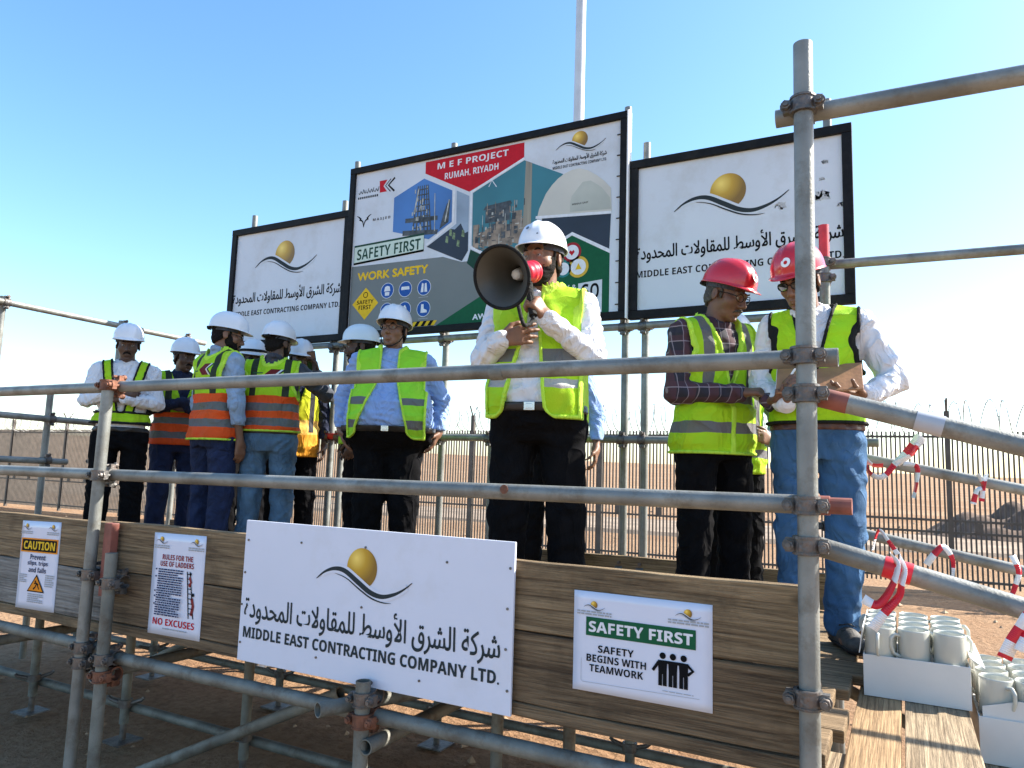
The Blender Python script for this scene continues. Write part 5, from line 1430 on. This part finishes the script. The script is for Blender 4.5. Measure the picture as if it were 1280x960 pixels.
    for s in 'LR':
        F.cone(sh[s], arm[s][0], .066 * loose, .055 * loose, .03); F.cone(arm[s][0], arm[s][1], .055 * loose, .041, .02)
        if (sleeve_end or {}).get(s):
            e0 = arm[s][0] + (arm[s][1] - arm[s][0]) * sleeve_end[s]; dd = arm[s][1] - arm[s][0]; dd = dd / np.linalg.norm(dd)
            F.cone(e0 + dd * .10, e0 + dd * .3, .09, .09, .004, sub=True)
        else:
            dd = arm[s][1] - arm[s][0]; dd = dd / np.linalg.norm(dd); F.cone(arm[s][1] - dd * .045, arm[s][1] - dd * .005, .0425, .0425, .006)
    F.wrinkle(.0055 * loose, seed, (.035, .09))
    x, y, z = F.grid(); F.D = np.maximum(F.D, np.maximum(shirt_hem - z, 0 * x + 0 * y - .2)).astype(np.float32)
    if collar:
        c0 = hc0 + np.array((0, .004, -.030))
        ring = [c0 + np.array((.064 * math.sin(a), -.066 * math.cos(a), .020 - .034 * math.cos(a))) for a in np.linspace(.22, 2 * math.pi - .22, 15)]
        F.chain(ring, [.010] * 15, .006); F.chain([r_ + np.array((0, 0, -.016)) for r_ in ring], [.011] * 15, .008)
        for sx in (0, -1): F.chain([ring[sx], ring[sx] + np.array(((.018 if sx == 0 else -.018), .004, -.048))], [.012, .006], .006)
    F.cone(hc0 + [0, -.085, -.095], hc0 + [0, -.095, -.02], .005, .030, .006, sub=True)
    F.mesh('shirt', [shirt], root)
    # -- trousers and belt
    zt = .965
    F = Field((lo[0], lo[1], -.02), (hi[0], hi[1], zt + .03), h)
    F.loft([(.80, 0, .005, .168 * bw, .115), (.88, 0, .006 - belly * .02, .182 * bw * (1 + belly * .22), .130 + belly * .06), (.94, 0, -.003 - belly * .035, .180 * bw * (1 + belly * .28), .127 + belly * .085), (zt + .02, 0, -.004 - belly * .042, .178 * bw * (1 + belly * .29), .126 + belly * .096)], .02)
    for s in 'LR':
        w_ = 1 + (bw - 1) * .8
        F.cone(lg[s][0], lg[s][1], .104 * w_, .081 * w_, .03); F.cone(lg[s][1], lg[s][2] + np.array((0, 0, .02)), .081 * w_, .073, .02)
    F.wrinkle(.0055, seed + 2, (.05, .13), (1, 1, 1.2))
    x, y, z = F.grid()
    F.D = np.maximum(F.D, np.maximum(z - zt, .045 - z) + 0 * x + 0 * y).astype(np.float32)
    bd = F.D.copy()
    F.mesh('trousers', [trousers], root)
    F.D = np.maximum(bd - .005, np.abs(z - (zt - .019)) - .019 + 0 * x + 0 * y).astype(np.float32)
    F.mesh('belt', [belt], root)
    if buckle:
        yb = -.130 - belly * .128 - .008
        MB().box((0, yb, zt - .019), (.046, .006, .036)).box((0, yb - .003, zt - .019), (.03, .004, .022)).build('buckle', BUCKLE, root, .002)
    # -- shoes
    for s in 'LR':
        a_ = np.array(lg[s][2]); turn = R((24 if boots else 8) * (1 if s == 'L' else -1))
        fw = np.array((math.sin(turn), -math.cos(turn), 0)); sd = np.array((math.cos(turn), math.sin(turn), 0)); up = np.array((0, 0, 1.))
        Q_ = lambda f_, s_, z_: np.array((a_[0], a_[1], 0)) + fw * f_ + sd * s_ + up * z_
        F = Field((a_[0] - .22, a_[1] - .26, -.03), (a_[0] + .22, a_[1] + .13, .19 if boots else .12), .0055 if boots else min(h, .007))
        F.cone(Q_(-.035, 0, .045), Q_(.10, .004, .040), .040, .041, .02); F.ell(Q_(.148, .004, .036), (.046, .064, .036), .02, rot=rotm(math.degrees(turn)))
        F.cone(Q_(.01, 0, .055), Q_(.10, .002, .055), .040, .030, .03)
        F.cone(Q_(-.02, 0, .06), Q_(-.015, 0, .155 if boots else .10), .046, .046, .03)
        if boots:
            F.chain([Q_(-.02 + .047 * math.cos(t), .047 * math.sin(t), .158) for t in np.linspace(0, 6.28, 13)], [.009] * 13, .006)
            lace = Field(F.lo, F.lo + F.h * (F.n - 1), F.h)
            for q in range(4):
                zz, ff = .145 - .02 * q, .033 + .022 * q
                lace.chain([Q_(ff - .014, -.034, zz - .006), Q_(ff + .010, 0, zz + .004), Q_(ff - .006, .034, zz - .012)], [.004] * 3, .002)
        F.wrinkle(.002, seed); F.clip(lambda x, y, z: -.0 - z + .001 + 0 * x + 0 * y); sd_ = F.D.copy(); x, y, z = F.grid()
        sho = F.mesh('shoe', [BOOT], root)
        if boots: lace.mesh('laces', [flat('boot_laces', (.02, .02, .02), .8)], sho)
        F.D = np.maximum(sd_ - .007, z - .026 + 0 * x + 0 * y).astype(np.float32); F.clip(lambda x, y, z: .001 - z + 0 * x + 0 * y); F.mesh('sole', [SOLE], sho)
    # -- vest
    if vest:
        F = Field((-.30 * bw, -.30 - belly * .15, .72), (.30 * bw, .25, 1.52), h)
        torso(F, vest_off, .03, .90, .009)
        F.loft([(.74, 0, .004 - belly * .02, .202 * bw * (1 + belly * .2), .142 + belly * .06), (.88, 0, .004 - belly * .02, .199 * bw * (1 + belly * .22), .145 + belly * .06), (.96, 0, -.003 - belly * .04, .188 * bw * (1 + belly * .28), .136 + belly * .09), (1.02, 0, -.004 - belly * .043, .178 * bw * (1 + belly * .29), .130 + belly * .098)], .04, vest_off - .010)
        F.wrinkle(.0045, seed + 9, (.10, .2))
        x, y, z = F.grid(); cl = vest['cut'](x, y, z, sw).astype(np.float32)
        neck_ = .092 - np.sqrt((x - hc0[0] * .5) ** 2 + (y - lean - .005) ** 2) + 0 * z
        neck_ = np.minimum(neck_, z - 1.385)
        cl = np.maximum(cl, neck_)
        arm_ = np.where(np.abs(x) > .115 * bw, 1 - np.sqrt(((y - lean * .8 - .002) / .088) ** 2 + ((z - 1.315) / .125) ** 2), -1) * .09
        cl = np.maximum(cl, arm_); cl = np.maximum(cl, np.where(z > 1.2, np.abs(x) - (sw + .008), np.abs(x) - vest.get('side', 9)) + 0 * y)
        base = F.D.copy()
        F.D = np.maximum(base, cl).astype(np.float32); vo = F.mesh('vest', [vest['mat']], root)
        if trim:
            F.D = np.maximum(base - .007, np.maximum(cl - .003, -cl - .012)).astype(np.float32); F.mesh('vest_trim', [trim], vo)
    # -- helmet
    if helmet:
        m = helmet_mesh(scale=hsc); he = m.build('helmet', [helmet], root)
        sol = he.modifiers.new('shell', 'SOLIDIFY'); sol.thickness = .003; sol.offset = -1
        T = Matrix.Translation(hp((0, .006, .046))) @ (Matrix(HR) @ Matrix.Rotation(R(-4), 3, 'X')).to_4x4(); he.matrix_local = T
        MB().ring((0, .012, -.012), (0, 0, 1), .088, .092, .026, 28).build('headband', GREY_C, he)
        MB().box((0, .128, -.012), (.05, .022, .022)).tube([(-.03, .14, -.012), (.03, .14, -.012)], .009, 10).build('adjuster', STRAP, he)
        if badge:
            for (bx, bz, br, bm, nm) in badge:
                # a round sticker laid on the shell
                n_ = 20; V = []
                for k in range(n_ + 1):
                    a = 2 * math.pi * k / n_; r_ = br if k < n_ else 0
                    X, Z = bx + r_ * math.cos(a), bz + r_ * math.sin(a)
                    s2 = max(0.02, 1 - (X / .115) ** 2 - (max(Z, 0) / .124) ** 2.1); V.append((X, -.1415 * s2 ** .47 - .0062, Z))
                MB().add(V, [(k, (k + 1) % n_, n_) for k in range(n_)], 0, True).build(nm, bm, he)
        if cap_band:
            MB().ring((0, .0, .024), (0, 0, 1), .114, .1165, .022, 40).build('dark_stripe', STRAP, he).scale = (1, 1.24, 1)
        if chin_strap:
            for sx in (-1, 1):
                MB().tube([hp((sx * .084, -.01, .03)), hp((sx * .083, -.02, -.03)), hp((sx * .066, -.045, -.085)), hp((sx * .03, -.07, -.118)), hp((0, -.078, -.124))], .004, 6).build('chin_strap', STRAP, root)
    if glasses:
        m = MB()
        for sx in (-1, 1):
            c = [hp((sx * .033 + .026 * math.cos(a), -.104 + .010 * abs(math.cos(a)) * (1 if math.cos(a) * sx > 0 else 0), .000 + .018 * math.sin(a))) for a in np.linspace(0, 2 * math.pi, 17)]
            m.tube(c, .0018, 6, caps=False); m.tube([hp((sx * .058, -.094, .006)), hp((sx * .076, -.05, .008)), hp((sx * .082, .01, .004))], .0022, 6)
        m.tube([hp((-.008, -.106, .004)), hp((0, -.109, .006)), hp((.008, -.106, .004))], .0018, 6)
        g = m.build('glasses', [STRAP], root)
        if glasses == 'dark':
            for sx in (-1, 1):
                V = [hp((sx * .033 + .025 * math.cos(a), -.103 + .009 * abs(math.cos(a)) * (1 if math.cos(a) * sx > 0 else 0), .017 * math.sin(a))) for a in np.linspace(0, 2 * math.pi, 17)[:-1]]
                MB().add(V, [tuple(range(16))]).build('lens', LENS, g)
    return root, hp

# vest cuts: negative where cloth is
def cut_closed(hem, v=.30, gap=0.0, vz=1.16):
    def fn(x, y, z, sw):
        d = np.maximum(hem - z, 0 * x + 0 * y - 1)
        w = np.maximum((z - vz) * v, gap)
        front = np.where(y < .0, w - np.abs(x), -1)
        return np.maximum(d, front)
    return fn
def cut_open(hem, xl, xr, round_=.05):
    """open front: bare between x = -xl and x = xr"""
    def fn(x, y, z, sw):
        d = np.maximum(hem - z, 0 * x + 0 * y - 1)
        taper = np.clip((1.45 - z) / .5, .35, 1)
        e = np.minimum(x + xl * taper, xr * taper - x)
        rr = np.maximum(0, hem + round_ - z); e2 = e + rr ** 2 / (round_ * 1.2)
        return np.maximum(d, np.where(y < .02, e2, -1))
    return fn
# ---------------------------------------------------------------- the men
def place(pos, rz, hh, p):
    s = hh / 1.79; a = R(rz); x, y, z = (v * s for v in p)
    return Vector((pos[0] + x * math.cos(a) - y * math.sin(a), pos[1] + x * math.sin(a) + y * math.cos(a), .018 + z))
TT = lambda nm, zb, b1, b2, **kw: vest_mat(nm, [(.7, ORANGE), (b2 - .028, REFL), (b2 + .028, ORANGE), (b1 - .028, REFL), (b1 + .028, ORANGE), (zb, LIME)], [(.118, .024, zb, (.03, .04, .02))], **kw)
LM = lambda nm, b1, b2, col=LIME, st=True, **kw: vest_mat(nm, [(.7, col), (b2 - .026, REFL), (b2 + .026, col), (b1 - .026, REFL), (b1 + .026, col)], [(.118, .024, b1, REFL)] if st else [], **kw)

# 1 far left, arms folded, belt-and-braces harness
def cut_harness(x, y, z, sw):
    band = np.abs(z - 1.035) - .045 + 0 * x + 0 * y
    xs = .05 + (z - 1.05) * .19
    st = np.maximum(np.abs(np.abs(x) - xs) - .035, 1.0 - z) + 0 * y
    return np.minimum(band, st)
HARN = vest_mat('lime_harness_webbing', [(.7, (.02, .02, .02)), (1.005, LIME), (1.068, (.02, .02, .02)), (1.085, LIME)])
person('man at far left in white shirt with arms folded and lime braces', (-5.04, 1.571), 50, 1.74, 'deep', SHIRT_W, BLACK_C, dict(mat=HARN, cut=cut_harness), head=(4, 8, 0), beard=1, trim=TRIM_K,
       arms={'L': ((.245, -.06, 1.16), (.03, -.195, 1.175)), 'R': ((-.245, -.05, 1.165), (-.01, -.215, 1.235))},
       hands={'L': dict(d=(-1, .05, .15), n=(0, 1, .2), curl=(25, 30, 20)), 'R': dict(d=(1, .1, -.05), n=(0, 1, -.2), curl=(25, 30, 20))}, seed=11)
# 2 navy sleeves, folded arms
person('man in navy sleeves and orange vest, half hidden second from the left', (-5.047, 2.068), 66, 1.72, 'deep', NAVY_C, INDIGO, dict(mat=TT('orange_lime_vest_a', 1.13, 1.06, .94), cut=cut_closed(.86, .3)), head=(14, 6, 0), beard=1,
       arms={'L': ((.24, -.06, 1.15), (.03, -.195, 1.165)), 'R': ((-.24, -.05, 1.155), (-.01, -.215, 1.215))},
       hands={'L': dict(d=(-1, .05, .15), n=(0, 1, .2)), 'R': dict(d=(1, .1, -.05), n=(0, 1, -.2))}, seed=12, collar=True)
# 3 back turned, bearded profile to the right
person('bearded man with glasses, back turned, orange lime vest over pale blue sleeves', (-4.151, 1.694), 172, 1.80, 'tan', SHIRT_LB, INDIGO,
       dict(mat=TT('orange_lime_vest_b', 1.17, 1.08, .965, patches=[(-.06, .085, 1.275, 1.285, True, (.03, .16, .06)), (-.06, .085, 1.25, 1.26, True, (.03, .16, .06)), (.05, .10, 1.33, 1.34, True, (.03, .16, .06))], chevron=(-.03, 1.345, -1)), cut=cut_closed(.85, .3)),
       head=(-34, 10, 0), beard=3, glasses=True, h=.0085,
       arms={'R': ((-.245, .0, 1.10), (-.225, -.06, .845)), 'L': ((.235, .0, 1.11), (.22, -.09, .86))},
       hands={'R': dict(d=(.03, -.12, -1), n=(1, 0, 0), curl=(18, 25, 18)), 'L': dict(d=(0, -.15, -1), n=(-1, 0, 0))}, seed=13, trim=TRIM_L)
# 4 sunglasses, facing, with paper
person('man in dark glasses and striped helmet facing the camera between two orange vests', (-4.53, 2.33), 54, 1.72, 'deep', SHIRT_LB, BLACK_C, dict(mat=TT('orange_lime_vest_c', 1.13, 1.05, .94), cut=cut_open(.86, .03, .03)), head=(2, 8, 0), beard=1, glasses='dark', cap_band=True,
       arms={'L': ((.245, 0, 1.12), (.10, -.22, 1.06)), 'R': ((-.245, -.01, 1.12), (-.07, -.235, 1.03))},
       hands={'L': dict(d=(-.6, -.7, .1), n=(-.3, .2, .9)), 'R': dict(d=(.55, -.75, .1), n=(.3, .2, .9))}, seed=14)
# 5 back to the camera, faded jeans
person('man with his back turned in faded blue jeans and orange lime vest, arm raised', (-3.861, 1.936), 214, 1.76, 'deep', GREY_C, DENIM_P,
       dict(mat=TT('orange_lime_vest_d', 1.20, 1.12, 1.01, patches=[(.05, .125, 1.365, 1.375, True, (.03, .10, .04)), (.05, .125, 1.34, 1.35, True, (.03, .10, .04))], chevron=(-.035, 1.36, -1)), cut=cut_closed(.945, .3)),
       head=(-30, 8, 0), beard=2, h=.0085, bw=1.0, belly=.1,
       arms={'R': ((-.375, -.16, 1.25), (-.265, -.31, 1.43)), 'L': ((.26, -.1, 1.15), (.10, -.28, 1.24))},
       hands={'R': dict(d=(.30, -.15, .95), n=(.75, .6, .0), curl=(30, 40, 30)), 'L': dict(d=(-.5, -.5, .5), n=(-.5, .6, .2), curl=(40, 45, 30))}, seed=15, trim=TRIM_L, hair=True)
pp = ((-3.861, 1.936), 214, 1.76)
ph = empty('phone', place(*pp, (-.215, -.325, 1.535)), R(214), 'dark phone held up by the man in faded jeans', 'phone'); ph.rotation_euler = (R(-8), R(10), R(214))
MB().box((0, 0, 0), (.075, .009, .155)).build('case', STRAP, ph, .003); MB().box((0, .0052, 0), (.068, .001, .146)).build('screen', LENS, ph)
# 6 behind him
person('man mostly hidden behind the man in faded jeans, only white helmet and yellow vest showing', (-4.04, 2.36), 46, 1.70, 'deep', NAVY_C, BLACK_C, dict(mat=vest_mat('yellow_orange_vest', [(.7, (.8, .35, .02)), (.98, (.85, .5, .1)), (1.10, (.75, .75, .02))], [(.13, .02, 1.0, (.03, .03, .03))]), cut=cut_closed(.80, .3)), head=(10, 10, 0), h=.011, seed=16)
# 7 profile to the left behind the man in blue shirt
person('man in profile facing left, behind the stout man in the blue shirt', (-3.261, 2.22), -46, 1.74, 'deep', GREY_C, BLACK_C, dict(mat=LM('lime_vest_e', 1.10, .96, (.40, .78, .03)), cut=cut_closed(.88, .3)), head=(-4, 4, 0), beard=2.6, helmet=HELM_G, h=.009, seed=17)
# 8 stout, blue shirt
person('stout man with glasses and chin strap in blue shirt and open lime vest', (-2.765, 1.925), 31, 1.78, 'tan', SHIRT_B, BLACK_C, dict(mat=LM('lime_vest_f', 1.12, .97, (.36, .80, .03), st=False), cut=cut_open(.885, .19, .13), side=.245), head=(-17, -4, 0), belly=1.05, bw=1.29, glasses=True, chin_strap=True, buckle=True, h=.0075,
       arms={'L': ((.335, .05, 1.165), (.325, -.01, .945)), 'R': ((-.325, .05, 1.165), (-.32, .0, .945))},
       hands={'L': dict(d=(-.35, -.15, -.9), n=(-1, 0, .2), curl=(10, 20, 15)), 'R': dict(d=(.35, -.15, -.9), n=(1, 0, .2), curl=(10, 20, 15))}, seed=18, trim=TRIM_L)
# 9 the speaker
p9 = ((-1.25, 1.05), 14, 1.86)
BADGE_K = flat('grey_helmet_print', (.12, .14, .16), .5)
person('tall bearded man in white shirt and open lime vest speaking into the megaphone', *p9, 'tan', SHIRT_W, BLACK_C, dict(mat=vest_mat('lime_vest_g', [(.7, LIME), (.935 + .09, REFL_L), (1.065, LIME), (1.135, REFL), (1.19, LIME)]), cut=cut_open(.90, .115, .06), side=.205), head=(-17, 4, 0), belly=.42, bw=1.04, beard=3.2, hsc=.93, buckle=True, h=.0058, mouth_open=True, neck=(.012, -.012), collar=True, loose=.98,
       badge=[(-.005, .062, .008, BADGE_K, 'helmet_mark'), (.045, .03, .004, BADGE_K, 'helmet_rivet')],
       arms={'L': ((.245, -.065, 1.165), (.078, -.236, 1.300)), 'R': ((-.238, -.085, 1.155), (-.125, -.212, 1.222))},
       hands={'L': dict(d=(-.45, -.35, .65), n=(-.70, .45, -.25), curl=(55, 65, 45), thumb=(.7, .5, .5)), 'R': dict(d=(.93, -.02, .20), n=(-.02, 1, .05), curl=((14, 18, 12), (18, 22, 14), (22, 26, 18), (26, 30, 20)), spread=.5)}, seed=19, trim=TRIM_L, legs={'L': ((.105, 0, .88), (.13, -.01, .48), (.15, .015, .075)), 'R': ((-.105, 0, .88), (-.12, -.02, .48), (-.13, .01, .075))})
# 10 behind the speaker
person('man behind the speaker, only his blue sleeve and watch showing', (-1.74, 2.24), 20, 1.70, 'tan', SHIRT_B, BLACK_C, dict(mat=LM('lime_vest_h', 1.10, .96), cut=cut_closed(.88, .3)), head=(0, 4, 0), h=.011,
       arms={'L': ((.30, .02, 1.12), (.30, -.08, .90)), 'R': ((-.24, .03, 1.13), (-.23, -.05, .9))}, hands={'L': dict(d=(-.05, -.25, -1), n=(-1, 0, 0)), 'R': dict(d=(0, -.1, -1), n=(1, 0, 0))}, seed=20)
# 11 plaid shirt, writing
p11 = ((-.585, 1.60), 50, 1.76)
WHITE_ST = flat('white_sticker', (.8, .8, .8), .4)
person('man in dark plaid shirt, red helmet and lime vest, bending over the brown folder', *p11, 'brown', PLAID, BLACK_C, dict(mat=LM('lime_vest_i', 1.09, .945), cut=cut_closed(.825, .26, 0, 1.12)), head=(20, 22, 0), lean=-.008, helmet=HELM_R, glasses=True, h=.0062, beard=1, hair='grey', neck=(0, -.012),
       badge=[(.0, .058, .021, WHITE_ST, 'sticker'), (.0, .058, .009, RED_INK, 'sticker_mark')], vest_off=.018,
       arms={'R': ((-.238, -.03, 1.11), (-.02, -.215, 1.105)), 'L': ((.235, -.12, 1.15), (.06, -.33, 1.06))},
       hands={'R': dict(d=(.62, -.75, .05), n=(.25, .2, -.9), curl=(30, 40, 25)), 'L': dict(d=(-.2, -.95, .1), n=(-.2, .1, .9), curl=(20, 30, 20))}, seed=21, trim=TRIM_L)
# 12 behind the plaid shirt
person('man hidden behind the man in plaid, only his forearm, vest edge and dark trousers showing', (-.63, 2.22), 34, 1.62, 'tan', SHIRT_LB, BLACK_C, dict(mat=LM('lime_vest_j', 1.05, .92), cut=cut_closed(.80, .3)), head=(0, 8, 0), h=.011,
       arms={'L': ((.30, -.04, 1.12), (.16, -.20, 1.00)), 'R': ((-.24, .03, 1.13), (-.23, -.05, .9))}, hands={'L': dict(d=(-.7, -.5, .2), n=(-.4, .8, 0)), 'R': dict(d=(0, -.1, -1), n=(1, 0, 0))}, seed=22)
# 13 jeans, red helmet, folder
p13 = ((-.125, 1.60), 0, 1.78)
person('man in red helmet, white shirt and blue jeans behind the tall post', *p13, 'tan', SHIRT_W, DENIM, dict(mat=vest_mat('plain_lime_vest', [(.7, (.46, .82, .012))], [], [(.062, .071, 1.235, 1.275, False, (.06, .2, .05))]), cut=cut_closed(.955, .24, .004, 1.13)), head=(-20, 24, 0), lean=-.02, helmet=HELM_R, h=.0062, belt=LEATHER_BR, neck=(-.03, -.03), loose=1.04,
       badge=[(.015, .055, .020, WHITE_ST, 'sticker'), (.015, .055, .008, RED_INK, 'sticker_mark')], boots=True, glasses='dark', trim=TRIM_K, bw=.98,
       arms={'L': ((.318, -.0, 1.15), (.215, -.165, 1.068)), 'R': ((-.235, -.01, 1.13), (-.105, -.215, 1.035))},
       hands={'L': dict(d=(-.82, -.42, .10), n=(.1, -.15, 1), curl=(14, 22, 14)), 'R': dict(d=(.15, -.45, .80), n=(.75, .35, -.1), curl=(35, 45, 30))}, seed=23,
       legs={'L': ((.10, 0, .88), (.112, -.02, .48), (.085, .005, .075)), 'R': ((-.10, 0, .88), (-.10, -.015, .48), (-.10, .015, .075))})
fo = empty('folder', place(*p13, (.03, -.20, 1.143)), 0, 'open brown folder held between the two men in red helmets', 'folder')
fo.rotation_euler = (R(41), R(-2), R(3))
COVER = mat('brown_folder_cover', (.31, .15, .07), .5, 0, .2, 14, .15)
MB().box((0, 0, 0), (.34, .20, .006)).build('cover', COVER, fo, .002); MB().box((-.004, .006, -.0055), (.338, .20, .004)).build('papers', WHITE_ST, fo)
pe = empty('pen', place(*p13, (-.085, -.245, 1.135)), 0, 'white pen in the fingers at the left edge of the folder', 'pen')
MB().tube([(-.035, 0, -.05), (.03, .01, .055)], .005, 8).build('barrel', WHITE_ST, pe); MB().tube([(-.035, 0, -.05), (-.039, -.001, -.058)], [.005, .001], 8).build('tip', STRAP, pe)
pa = empty('paper_sheet', place((-4.53, 2.33), 54, 1.72, (.04, -.31, 1.06)), R(54), 'small folded white paper in the hands of the man in dark glasses', 'paper')
pa.rotation_euler = (R(50), R(15), R(54)); MB().box((0, 0, 0), (.11, .09, .002)).box((0, .0, .004), (.105, .085, .002), Matrix.Rotation(R(4), 3, 'X')).build('sheet', PAPER, pa)

# ---------------------------------------------------------------- megaphone
A, B = place(*p9, (.006, -.165, 1.527)), place(*p9, (-.072, -.432, 1.430))
mg = empty('megaphone', A, 0, 'large grey megaphone with red body held to the mouth of the bearded man', 'megaphone')
dirv = (B - A); Ln = dirv.length
q = dirv.to_track_quat('Z', 'Y'); mg.rotation_mode = 'QUATERNION'; mg.rotation_quaternion = q
HORN = mat('grey_horn_plastic', (.06, .058, .05), .45, 0, .06, 6); HORN_OUT = mat('pale_horn_plastic', (.6, .6, .58), .4, 0, .05, 6)
REDM = mat('red_megaphone_plastic', (.58, .015, .04), .35, 0, .08, 10, coat=.2)
rb_ = .128
prof = [(.030, Ln - .20), (.033, Ln - .17), (.042, Ln - .13), (.058, Ln - .085), (.082, Ln - .042), (.108, Ln - .012), (rb_ - .006, Ln)]
MB().lathe([(r_ + .003, z) for r_, z in prof], 40, 1).lathe(prof, 40, 0).build('horn', [HORN, HORN_OUT], mg)
MB().tube([(rb_ * math.cos(a), rb_ * math.sin(a), Ln) for a in np.linspace(0, 2 * math.pi, 49)], .0075, 10, caps=False).build('rim', STRAP, mg)
MB().lathe([(.0, Ln - .115), (.014, Ln - .116), (.022, Ln - .122), (.026, Ln - .135), (.030, Ln - .185)], 8, smooth=False).build('driver_cone', HORN_OUT, mg)
MB().lathe([(.0, .022), (.034, .022), (.044, .024), (.050, .030), (.050, .040), (.046, .043), (.046, .062), (.050, .065), (.050, .078), (.046, .082), (.043, .10), (.036, .125), (.031, Ln - .19)], 28).build('body', REDM, mg)
MB().lathe([(.0, .0), (.022, .0), (.034, .004), (.038, .012), (.036, .024)], 24).build('microphone', REDM, mg)
# grip: comes down from the body towards the left hand
down = q.inverted() @ Vector((0, 0, -1)); down = Vector((down.x, down.y, 0)).normalized()
g0 = Vector((0, 0, .085)) + down * .035
hand_w = place(*p9, (.018, -.275, 1.348)); hl = q.inverted() @ (hand_w - A)
MB().tube([g0, g0 * .5 + hl * .5, hl + (hl - g0).normalized() * .05], [.020, .017, .018], 12).build('grip', STRAP, mg)
e1 = hl + (hl - g0).normalized() * .05
lp = [e1, e1 + down * .022 + Vector((0, 0, .02)), e1 + down * .03 + Vector((0, 0, .06)), e1 + down * .012 + Vector((0, 0, .10)), Vector((0, 0, Ln - .10)) + down * .075]
sm = []
for i in range(len(lp) - 1):
    p0, p1, p2, p3 = lp[max(i - 1, 0)], lp[i], lp[i + 1], lp[min(i + 2, len(lp) - 1)]
    for k in range(6):
        t = k / 6
        sm.append(.5 * (2 * p1 + (p2 - p0) * t + (2 * p0 - 5 * p1 + 4 * p2 - p3) * t * t + (3 * p1 - p0 - 3 * p2 + p3) * t ** 3))
sm.append(lp[-1])
MB().tube(sm, .0085, 8).build('strap', STRAP, mg)
